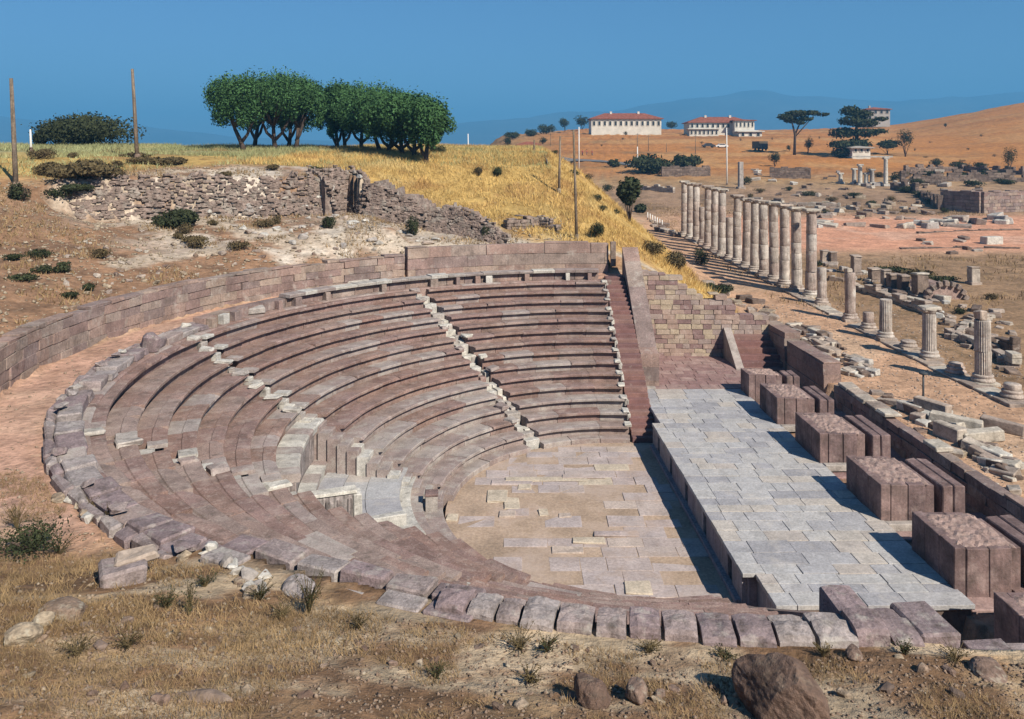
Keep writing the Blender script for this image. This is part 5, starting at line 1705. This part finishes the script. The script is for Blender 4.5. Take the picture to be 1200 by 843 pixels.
# ------------------------------------------------------------------ buildings on the ridge
def hip_roof(x0, x1, y0, y1, z, h, ov, yaw=0):
    x0 -= ov; x1 += ov; y0 -= ov; y1 += ov
    d = (y1 - y0) / 2
    vs = [(x0, y0, z), (x1, y0, z), (x1, y1, z), (x0, y1, z), (x0 + d, (y0 + y1) / 2, z + h), (x1 - d, (y0 + y1) / 2, z + h), (x0, y0, z - .25), (x1, y0, z - .25), (x1, y1, z - .25), (x0, y1, z - .25)]
    fs = [(0, 1, 5, 4), (1, 2, 5), (2, 3, 4, 5), (3, 0, 4), (6, 7, 1, 0), (7, 8, 2, 1), (8, 9, 3, 2), (9, 6, 0, 3), (9, 8, 7, 6)]
    return vs, fs


def window(t, x, y, z, w, h, mat='plaster'):
    m = MB()
    f_ = .14
    for (cx_, cz, sx, sz) in ((x, z + h / 2 + f_ / 2, w + 2 * f_, f_), (x, z - h / 2 - f_ / 2, w + 2 * f_, f_), (x - w / 2 - f_ / 2, z, f_, h), (x + w / 2 + f_ / 2, z, f_, h)):
        m.box((cx_, y - .08, cz), (sx, .20, sz))
    wn_ = m.build('window', M[mat], t)
    wn_['_o'] = t['_o']
    o = MB().box((x, y - .02, z), (w, .06, h)).build('pane', M['glass'], None)
    for v in o.data.vertices: v.co = v.co - Vector(t['_o'])
    o.parent = wn_


def house(lab, u0, u1, v_base, v_eave, v_top, y, depth, floors, nwin, wall='plaster', roof='tile', chim=2, skip=()):
    x0, x1 = (u0 - U0) / F * y, (u1 - U0) / F * y
    zb = H - (v_base - V0) / F * y; ze = H - (v_eave - V0) / F * y; zr = H - (v_top - V0) / F * y
    t = thing('white_house' if wall == 'plaster' else 'grey_house', lab, 'house', ((x0 + x1) / 2, y + depth / 2, zb - 1))
    MB().box(((x0 + x1) / 2, y + depth / 2, (zb - 3 + ze) / 2), (x1 - x0, depth, ze - zb + 3)).build('wall', M[wall], t)
    r_ = MB().add(*hip_roof(x0, x1, y, y + depth, ze + .02, zr - ze, .9)).build('roof', M[roof], t)
    r_['_o'] = t['_o']
    fh = (ze - zb) / floors
    for f_ in range(floors):
        for i in range(nwin):
            if (f_, i) in skip: continue
            window(t, x0 + (x1 - x0) * (i + .5) / nwin, y, zb + fh * (f_ + .52), min(1.2, (x1 - x0) / nwin * .42), min(fh * .5, 1.9), wall)
    m = MB()
    for i in range(chim):
        o = MB().box((x0 + (x1 - x0) * (.3 + .4 * i), y + depth * .45, zr - .1), (.9, .9, 1.6)).build('chimney', M[wall], None)
        for v in o.data.vertices: v.co = v.co - Vector(t['_o'])
        o.parent = r_
    return t


t = house('long white building with a red hipped roof, left one on the ridge', 693, 775, 151, 139, 132, 352, 13, 1, 13)
t = house('long white building with a red roof and terraces, right one on the ridge', 808, 881, 152, 143.5, 136.5, 348, 12, 1, 12)
t = house('square white wing at the right end of the right building', 861, 884, 152, 141, 139.5, 344, 8, 1, 5, chim=0)
t = house('low white annex in front of the right building', 866, 893, 162, 154, 152, 336, 7, 1, 3, chim=0, roof='plaster')
t = house('low pale terrace building left before the right white building', 808, 842, 160, 151, 150, 340, 5, 1, 7, chim=0, roof='plaster')
t = house('grey stone house with a flat dark roof on the hill behind the cedar', 1016, 1043, 142, 128, 125, 420, 12, 2, 4, wall='plaster2', chim=1)
t = house('small hut with a rusty red roof on the field at the left', 607, 632, 176, 170, 166, 255, 5, 1, 2, wall='plaster2', chim=0)
t = house('tiny pale shed right of the rusty roofed hut', 628, 641, 180, 176, 175, 236, 3, 1, 1, chim=0, roof='plaster2')
t = house('low white shed half hidden under the cedar', 999, 1020, 180, 173, 171, 236, 5, 1, 3, chim=0, roof='plaster2')

# road at the foot of the fields
pr = [at(u, v) for (u, v) in ((640, 190), (672, 188), (705, 190), (740, 194), (790, 196))]
vs = []; fs = []
for i, p in enumerate(pr):
    vs += [(p[0], p[1] - 3.5, tz(p[0], p[1] - 3.5) + .25), (p[0], p[1] + 3.5, tz(p[0], p[1] + 3.5) + .25)]
for i in range(len(pr) - 1): fs.append([2 * i, 2 * i + 2, 2 * i + 3, 2 * i + 1])
tag(link_mesh('road', vs, fs, M['asphalt']), kind='structure')


# ------------------------------------------------------------------ cars and truck
def car(lab, u, v, mat, yaw=0.0, L_=4.3):
    p = at(u, v)
    t = thing('parked_car', lab, 'car', p)
    W = 1.7

    def tr(q): return p + V(q[0] * math.cos(yaw) - q[1] * math.sin(yaw), q[0] * math.sin(yaw) + q[1] * math.cos(yaw), q[2])
    out = [(-L_ / 2, .35), (-L_ / 2, .85), (-L_ * .30, .98), (-L_ * .18, 1.42), (L_ * .20, 1.45), (L_ * .36, .98), (L_ / 2, .85), (L_ / 2, .35)]
    vs = [tr((x, -W / 2, z)) for x, z in out] + [tr((x, W / 2, z)) for x, z in out]
    n = len(out)
    fs = [list(range(n)), list(range(n, 2 * n))[::-1]] + [[i, i + n, (i + 1) % n + n, (i + 1) % n][::-1] for i in range(n)]
    link_mesh('body', vs, fs, mat, t)
    for s in (-1, 1):
        vs = [tr((x, s * (W / 2 + .012), z)) for x, z in ((-L_ * .26, 1.0), (-L_ * .165, 1.36), (L_ * .18, 1.38), (L_ * .30, 1.0))]
        link_mesh('side_window', vs, [(0, 1, 2, 3)], M['glass'], t)
    for sx in (-.31, .31):
        for s in (-1, 1):
            MB().tube([tr((L_ * sx, s * (W / 2 - .1), .32)), tr((L_ * sx, s * (W / 2 + .04), .32))], [.33, .33], 12).build('wheel', M['tyre'], t)


car('dark car parked on the field road, left of the white car', 830, 173.5, M['car_dark'])
car('white car parked on the field road beside the dark car', 845.5, 173.5, M['car_white'])
p = at(891.5, 177)
t = thing('parked_truck', 'old dark truck parked on the field right of the white annex', 'truck', p)
m = MB().box(p + V(0, 1, 1.9), (3.2, 4.4, 2.4), .25, .08); m.build('cargo_box', M['truck'], t)
MB().box(p + V(.3, -1.9, 1.4), (2.4, 1.7, 1.8), .25, .12).build('cab', M['car_dark'], t)
for s in (-1, 1):
    for y_ in (-1.6, 2.0):
        MB().tube([p + V(s * 1.0, y_, .5), p + V(s * 1.35, y_, .5)], [.5, .5], 12).build('wheel', M['tyre'], t)


# ------------------------------------------------------------------ people far off by the road
def person(lab, u, v, yaw):
    p = at(u, v)
    t = thing('person', lab, 'person', p, 'people by the road')
    vs = [(0, 0, .95), (0, 0, 1.2), (0, 0, 1.42), (0, 0, 1.52), (0, 0, 1.68), (.1, 0, .9), (.12, .05, .48), (.12, .02, .06), (.12, -.1, .03), (-.1, 0, .9), (-.12, -.06, .48), (-.12, .0, .06), (-.12, -.12, .03),
          (.2, 0, 1.4), (.25, 0, 1.12), (.26, -.08, .86), (-.2, 0, 1.4), (-.25, 0, 1.12), (-.26, -.08, .86)]
    ed = [(0, 1), (1, 2), (2, 3), (3, 4), (0, 5), (5, 6), (6, 7), (7, 8), (0, 9), (9, 10), (10, 11), (11, 12), (2, 13), (13, 14), (14, 15), (2, 16), (16, 17), (17, 18)]
    rad = [.15, .15, .15, .06, .11, .1, .07, .05, .04, .1, .07, .05, .04, .07, .05, .035, .07, .05, .035]
    me = bpy.data.meshes.new('body')
    me.from_pydata(vs, ed, [])
    o = bpy.data.objects.new('body', me); COL.objects.link(o)
    sk = o.modifiers.new('skin', 'SKIN')
    for i, r in enumerate(rad): me.skin_vertices[0].data[i].radius = (r, r)
    me.skin_vertices[0].data[0].use_root = True
    sb = o.modifiers.new('sub', 'SUBSURF'); sb.levels = 1; sb.render_levels = 1
    me.materials.append(M['skin'])
    o.parent = t
    o.rotation_euler.z = yaw
    for nm, mt_, prof in (('shirt', 'red_cloth', [(.17, .92), (.19, 1.05), (.2, 1.3), (.22, 1.42), (.1, 1.5)]), ('trousers', 'dark_cloth', [(.13, .1), (.16, .5), (.19, .93)]), ('hair', 'hair', [(.11, 1.66), (.13, 1.72), (.1, 1.8), (.03, 1.83)])):
        q = MB().lathe((0, 0, 0), prof, 12)
        c = q.build(nm, M[mt_], None, True); c.parent = t


for i, u in enumerate((682.5, 687.5, 694)):
    person(['person in red at the left of the three by the road', 'middle person in red of the three by the road', 'person in red standing a little apart at the right by the road'][i], u, 183, i * 1.1)


# ------------------------------------------------------------------ poles and posts
def pole(lab, u, v, ut, vt, r, mat, y=None, arm=False, name='wooden_pole', cat='pole', group=None):
    p = at(u, v) if y is None else on(u, y)
    yy = p[1]
    top = V((ut - U0) / F * yy, yy, H - (vt - V0) / F * yy)
    t = thing(name, lab, cat, p, group)
    MB().tube([p - V(0, 0, .4), p * .5 + top * .5, top], [r, r * .85, r * .65], 10).build('shaft', M[mat], t, True)
    MB().tube([p + V(0, 0, -.05), p + V(0, 0, .35)], [r * 1.5, r * 1.25], 10).build('foot', M['rock'], t)
    if arm:
        MB().box(top + V(0, 0, -.5), (1.2, .1, .12), .1).build('cross_arm', M[mat], t)
        for s in (-.5, .5):
            MB().tube([top + V(s, 0, -.45), top + V(s, 0, -.2)], [.05, .04], 8).build('insulator', M['polewhite'], t)
    return t


pole('leaning wooden pole standing against the sky left of the pines', 161, 168, 155, 81, .17, 'wood', y=66)
pole('tall dark pole at the left picture edge', 19, 212, 13, 92, .16, 'wood', y=50)
pole('short pale fence post below the dome tree', 36.5, 176, 35.5, 152, .10, 'polewhite', y=70, name='fence_post', cat='post')
pole('dark pole on the golden bank, left of the taller one', 655, 226, 656.5, 160, .12, 'wood')
pole('tall dark pole at the foot of the golden bank above the pink wall', 676, 281, 672, 152, .11, 'wood')
pole('white pole on the field left of the buildings', 678.5, 184, 678.5, 149, .18, 'polewhite', y=205, name='white_pole')
pole('white pole right of the pines', 549, 180, 548.5, 157, .12, 'polewhite', y=150, name='white_pole')
pole('tall white pole standing behind the colonnade below the cars', 852, 217, 851.5, 150, .16, 'polewhite', name='white_pole')
pole('short white pole beside the hedge on the field', 747, 186, 747, 172, .2, 'polewhite', y=215, name='white_pole')
for i, (u, v, vt, lab) in enumerate([(747, 176, 156, 'thin dark pole on the field under the left building'), (760, 178, 158, 'thin dark pole right of the first one on the field'), (781, 178, 168, 'short sign post on the field before the hedge'), (815, 181, 158, 'thin dark pole on the field left of the cars'),
                                 (645, 172, 152, 'thin dark pole near the rusty roofed hut'), (626, 178, 164, 'thin pole beside the tiny pale shed')]):
    pole(lab, u, v, u, vt, .11, 'wood', arm=(i in (0, 1, 3)))
# small lamp post on the path
p = at(1082, 473)
t = thing('lamp_post', 'small dark T shaped lamp post on the dirt path beside the marble heap', 'lamp', p)
hh_ = 33 / F * p[1]
MB().tube([p - V(0, 0, .2), p + V(0, 0, hh_)], [.055, .045], 10).build('post', M['metal'], t, True)
MB().lathe(p + V(0, 0, hh_ - .02), [(.05, 0), (.19, .05), (.20, .11), (.15, .14)], 16).build('lamp_head', M['metal'], t, True)
stone('foot', t, p + V(0, 0, .05), (.3, .3, .2), 0, M['ruin'], .03, .02)

# little fence by the far end of the path
G = 'pickets at the far end of the path'
for i in range(7):
    f_ = i / 6
    pole('small pale picket in the short row at the far end of the path', 759 + 17 * f_, 258 + 9 * f_, 759 + 17 * f_, 249 + 9 * f_, .09, 'polewhite', name='picket', cat='post', group=G)

# ------------------------------------------------------------------ foreground stones, weeds, gravel
def boulder(lab, u, v, size, seed, mat='rock', sink=.25, group=None, name='boulder', sub=2, rough=.22):
    p = at(u, v)
    me = bpy.data.meshes.new(name)
    import bmesh
    bm = bmesh.new()
    bmesh.ops.create_icosphere(bm, subdivisions=sub + 2, radius=1)
    co = np.array([v_.co[:] for v_ in bm.verts])
    r = np.random.RandomState(seed)
    # planar cuts give facets
    for _ in range(9):
        n = r.normal(size=3); n /= np.linalg.norm(n)
        d = r.uniform(.55, .9)
        k_ = co @ n
        co = co - np.outer(np.maximum(0, k_ - d) * .85, n)
    nn = fbm(co[:, 0] * 2 + seed, co[:, 1] * 2 + co[:, 2] * 1.3, 4, seed % 50)
    n2 = fbm(co[:, 0] * 7 + seed, co[:, 1] * 7 + co[:, 2] * 5.3, 3, seed % 37)
    co = co * (1 + rough * (.55 * nn + .22 * n2))[:, None]
    co = co * np.array(size) / 2
    for v_, c in zip(bm.verts, co): v_.co = c
    bm.to_mesh(me); bm.free()
    me.materials.append(M[mat])
    o = bpy.data.objects.new(name, me); COL.objects.link(o)
    o.location = (p[0], p[1], p[2] + size[2] * (.5 - sink))
    o.rotation_euler.z = r.uniform(0, 6)
    return tag(o, lab, 'rock', group)


boulder('large brown boulder at the bottom right, casting a dark shadow', 908, 834, (1.5, 1.0, 1.0), 3, 'boulder', sink=.30, sub=3)
boulder('brown boulder half buried at the bottom, left of the large one', 690, 824, (.62, .42, .42), 5, 'boulder', sink=.3, sub=3)
boulder('pale rounded stone low at the left edge', 25, 755, (.5, .4, .3), 8, sub=3)
boulder('white rounded stone in the dry grass at the lower left', 52, 735, (.30, .24, .22), 9, sub=3)
boulder('flat whitish rock by the rim slabs, left of the weed', 350, 694, (.85, .55, .3), 11, 'rim', sink=.5, sub=3)
boulder('small cream stone on the dirt at the left of the rim', 180, 627, (.42, .3, .26), 12, 'white', sub=2)
boulder('reddish low rock near the left edge of the foreground', 75, 722, (.9, .6, .30), 14, 'rock', sink=.45, sub=3)
boulder('flat dark stone half sunk at the bottom edge, left', 240, 824, (.75, .3, .2), 15, 'darkstone', sink=.4)
boulder('grey rock at the bottom right below the rim blocks', 1000, 772, (.35, .25, .2), 16)
boulder('pointed rock right of the brown boulder at the bottom', 745, 820, (.42, .3, .3), 17, 'rock')
boulder('low rock at the bottom right corner', 1160, 790, (.7, .5, .3), 18, 'rock', sink=.4)
# squared block sticking out of the ground at the left
p = at(135, 690)
t = thing('squared_block', 'squared stone block sticking out of the slope at the left', 'stone', p)
stone('block_body', t, p + V(-.08, .4, -.02), (.72, .66, .50), .5, M['rim'], .05, .05)
stone('block_top', t, p + V(.06, .62, .20), (.62, .36, .16), .5, M['ruin'], .04, .04)
scatter([(60, 580), (120, 600), (260, 650), (330, 690), (300, 705), (180, 650), (90, 610)], 40, .12, .30, 'small yellowish stone on the bank under the broken rim', 'stones on the bank under the broken rim', ['rock', 'white', 'rock'], name='loose_stone', flat=.7, long=1.5, ch=.2, jt=.17)
scatter([(15, 690), (300, 720), (620, 760), (1180, 765), (1180, 835), (15, 835)], 80, .05, .14, 'small stone lying in the dry foreground grass', 'small stones in the foreground grass', ['rock', 'rock', 'boulder', 'darkstone'], name='foreground_stone', flat=.6, long=1.5, ch=.22, jt=.17)
scatter([(60, 250), (110, 235), (190, 280), (300, 290), (450, 285), (440, 300), (250, 320), (60, 380)], 90, .12, .32, 'small stone on the slope above the curved retaining wall', 'stones on the slope above the curved wall', ['rock', 'ruin', 'ruin', 'rock'], name='slope_stone', flat=.6, ch=.2, jt=.18)
scatter([(400, 225), (460, 228), (560, 275), (560, 286), (400, 290), (300, 285), (230, 245)], 80, .2, .55, 'pale stone in the white scree below the rubble walls', 'pale stones in the white scree', ['white', 'ruin', 'white'], name='scree_stone', flat=.6, ch=.2, jt=.18)


def weed(lab, u, v, hpx, wpx, seed, n=26, mat='leaf3', group=None):
    """a dry herb: thin stems with small leaves"""
    p = at(u, v)
    k_ = p[1] / F
    r = random.Random(seed)
    t = thing('dry_weed', lab, 'weed', p, group)
    m = MB(); lv = MB()
    for i in range(n):
        a = r.uniform(0, 6.28); w = r.uniform(.15, 1) * wpx * k_ / 2; h = hpx * k_ * r.uniform(.45, 1)
        e = p + V(math.cos(a) * w, math.sin(a) * w, h)
        mid = p + V(math.cos(a) * w * .35, math.sin(a) * w * .35, h * .55)
        m.tube([p - V(0, 0, .03), mid, e], [.006, .005, .003], 4, False)
        for q in range(7):
            f_ = r.uniform(.3, 1)
            c = p + (e - p) * f_ + V(r.uniform(-.03, .03), r.uniform(-.03, .03), r.uniform(-.02, .02))
            d = V(r.uniform(-1, 1), r.uniform(-1, 1), r.uniform(-.3, 1)); d = d / np.linalg.norm(d) * r.uniform(.018, .04)
            s = np.cross(d, V(r.uniform(-1, 1), r.uniform(-1, 1), r.uniform(-1, 1))) * .35
            s = s / (np.linalg.norm(s) + 1e-6) * .009
            lv.add([c, c + d * .5 + s, c + d, c + d * .5 - s], [(0, 1, 2, 3)])
    m.build('stems', M['leaf3'], t)
    lv.build('leaves', M[mat], t)


weed('tall dark weed standing by the white rock under the rim slabs', 362, 722, 52, 44, 1, 40, 'leaf2')
weed('thin grey weed in the middle of the lower left slope', 222, 722, 46, 26, 2, 22, 'leaf2')
weed('low dark weed left of the thin grey one', 195, 715, 26, 36, 3, 34, 'leaf2')
for i, (u, v, h, w) in enumerate([(305, 705, 24, 40), (330, 728, 22, 40), (40, 640, 30, 60), (70, 650, 26, 60), (20, 620, 34, 40), (610, 762, 20, 60), (640, 765, 18, 40), (965, 770, 16, 26), (620, 800, 18, 50), (510, 800, 18, 40),
                                  (110, 600, 16, 20), (128, 618, 26, 16), (1060, 770, 14, 30), (760, 765, 14, 40), (420, 740, 16, 40), (850, 775, 12, 40), (150, 760, 20, 50), (90, 770, 18, 50), (240, 690, 16, 40), (1120, 775, 16, 60)]):
    weed(('low brown' if i % 3 else 'low green') + ' weed clump on the foreground slope, ' + ('left edge' if u < 120 else 'left' if u < 340 else 'middle' if u < 700 else 'right') + (' near the seats' if v < 700 else ' near the picture bottom' if v > 760 else ' halfway down'), u, v, h, w, 30 + i, 30, 'leaf3' if i % 3 else 'leaf2', 'dry weed clumps in the foreground')
bush('dark scrubby bush at the lower left edge', 38, 648, 105, 40, 91, 'leaf2', n=1700, size=.028, k=16)


# gravel
def gravel(name, n, sampler, lo, hi, mat, seed):
    rs = np.random.RandomState(seed)
    X, Y = sampler(rs, n)
    n = len(X)
    Z = terrain(X, Y)
    octv = np.array([(1, 0, 0), (-1, 0, 0), (0, 1, 0), (0, -1, 0), (0, 0, 1), (0, 0, -.6)], float)
    octf = np.array([(0, 2, 4), (2, 1, 4), (1, 3, 4), (3, 0, 4), (2, 0, 5), (1, 2, 5), (3, 1, 5), (0, 3, 5)])
    s = lo + (hi - lo) * rs.rand(n) ** 3
    a = rs.uniform(0, 6.28, n)
    v = octv[None] * s[:, None, None] * np.stack([rs.uniform(.7, 1.3, n), rs.uniform(.6, 1, n), rs.uniform(.4, .8, n)], 1)[:, None, :]
    v = v * (1 + .25 * rs.normal(size=(n, 6, 1)))
    x = v[..., 0] * np.cos(a)[:, None] - v[..., 1] * np.sin(a)[:, None]
    y = v[..., 0] * np.sin(a)[:, None] + v[..., 1] * np.cos(a)[:, None]
    vv = np.stack([x + X[:, None], y + Y[:, None], v[..., 2] + Z[:, None] + s[:, None] * .15], 2).reshape(-1, 3)
    ff = (octf[None] + (np.arange(n) * 6)[:, None, None]).reshape(-1, 3)
    return tag(fast_mesh(name, vv, ff, 3, M[mat]), kind='stuff')


def g_fore(rs, n):
    Y = rs.uniform(8.6, 12.4, n); X = rs.uniform(-9, 8.5, n)
    r = np.hypot(X - CX, Y - CY); r = np.where(X > CX, np.abs(Y - CY), r)
    k_ = r > 19.7
    return X[k_], Y[k_]


def g_left(rs, n):
    Y = rs.uniform(11, 36, n); X = rs.uniform(-18, -2, n)
    r = np.hypot(X - CX, Y - CY)
    k_ = (r > 19.8) & (r < 27) & ((r < 21.5) | (Y < 20))
    k_ &= rs.rand(n) < np.where(Y > 20, .35, 1)
    return X[k_], Y[k_]


def g_slope(rs, n):
    Y = rs.uniform(26, 62, n); X = rs.uniform(-40, 4, n)
    r = np.hypot(X - CX, Y - CY)
    k_ = (r > 22.6) & (r < 41)
    return X[k_], Y[k_]


def g_right(rs, n):
    Y = rs.uniform(20, 62, n); X = rs.uniform(17.2, 30, n)
    return X, Y


gravel('gravel', 16000, g_fore, .008, .045, 'rock', 1)
gravel('gravel', 16000, g_left, .008, .06, 'rock', 2)
gravel('scree', 20000, g_slope, .02, .17, 'rock', 3)
gravel('gravel', 9000, g_right, .01, .09, 'ruin', 4)
# ------------------------------------------------------------------ haze: one box of even air round camera and scene
hz = MB().box((0, 4900, 245), (16000, 10400, 620)).build('haze', None)
hm = bpy.data.materials.new('air')
hm.use_nodes = True
hm.node_tree.nodes.remove(hm.node_tree.nodes["Principled BSDF"])
pv = hm.node_tree.nodes.new("ShaderNodeVolumePrincipled")
pv.inputs['Color'].default_value = (.165, .55, 1, 1)
pv.inputs['Density'].default_value = .00034
hm.node_tree.links.new(pv.outputs[0], hm.node_tree.nodes["Material Output"].inputs['Volume'])
hz.data.materials.append(hm)
tag(hz, kind='stuff')
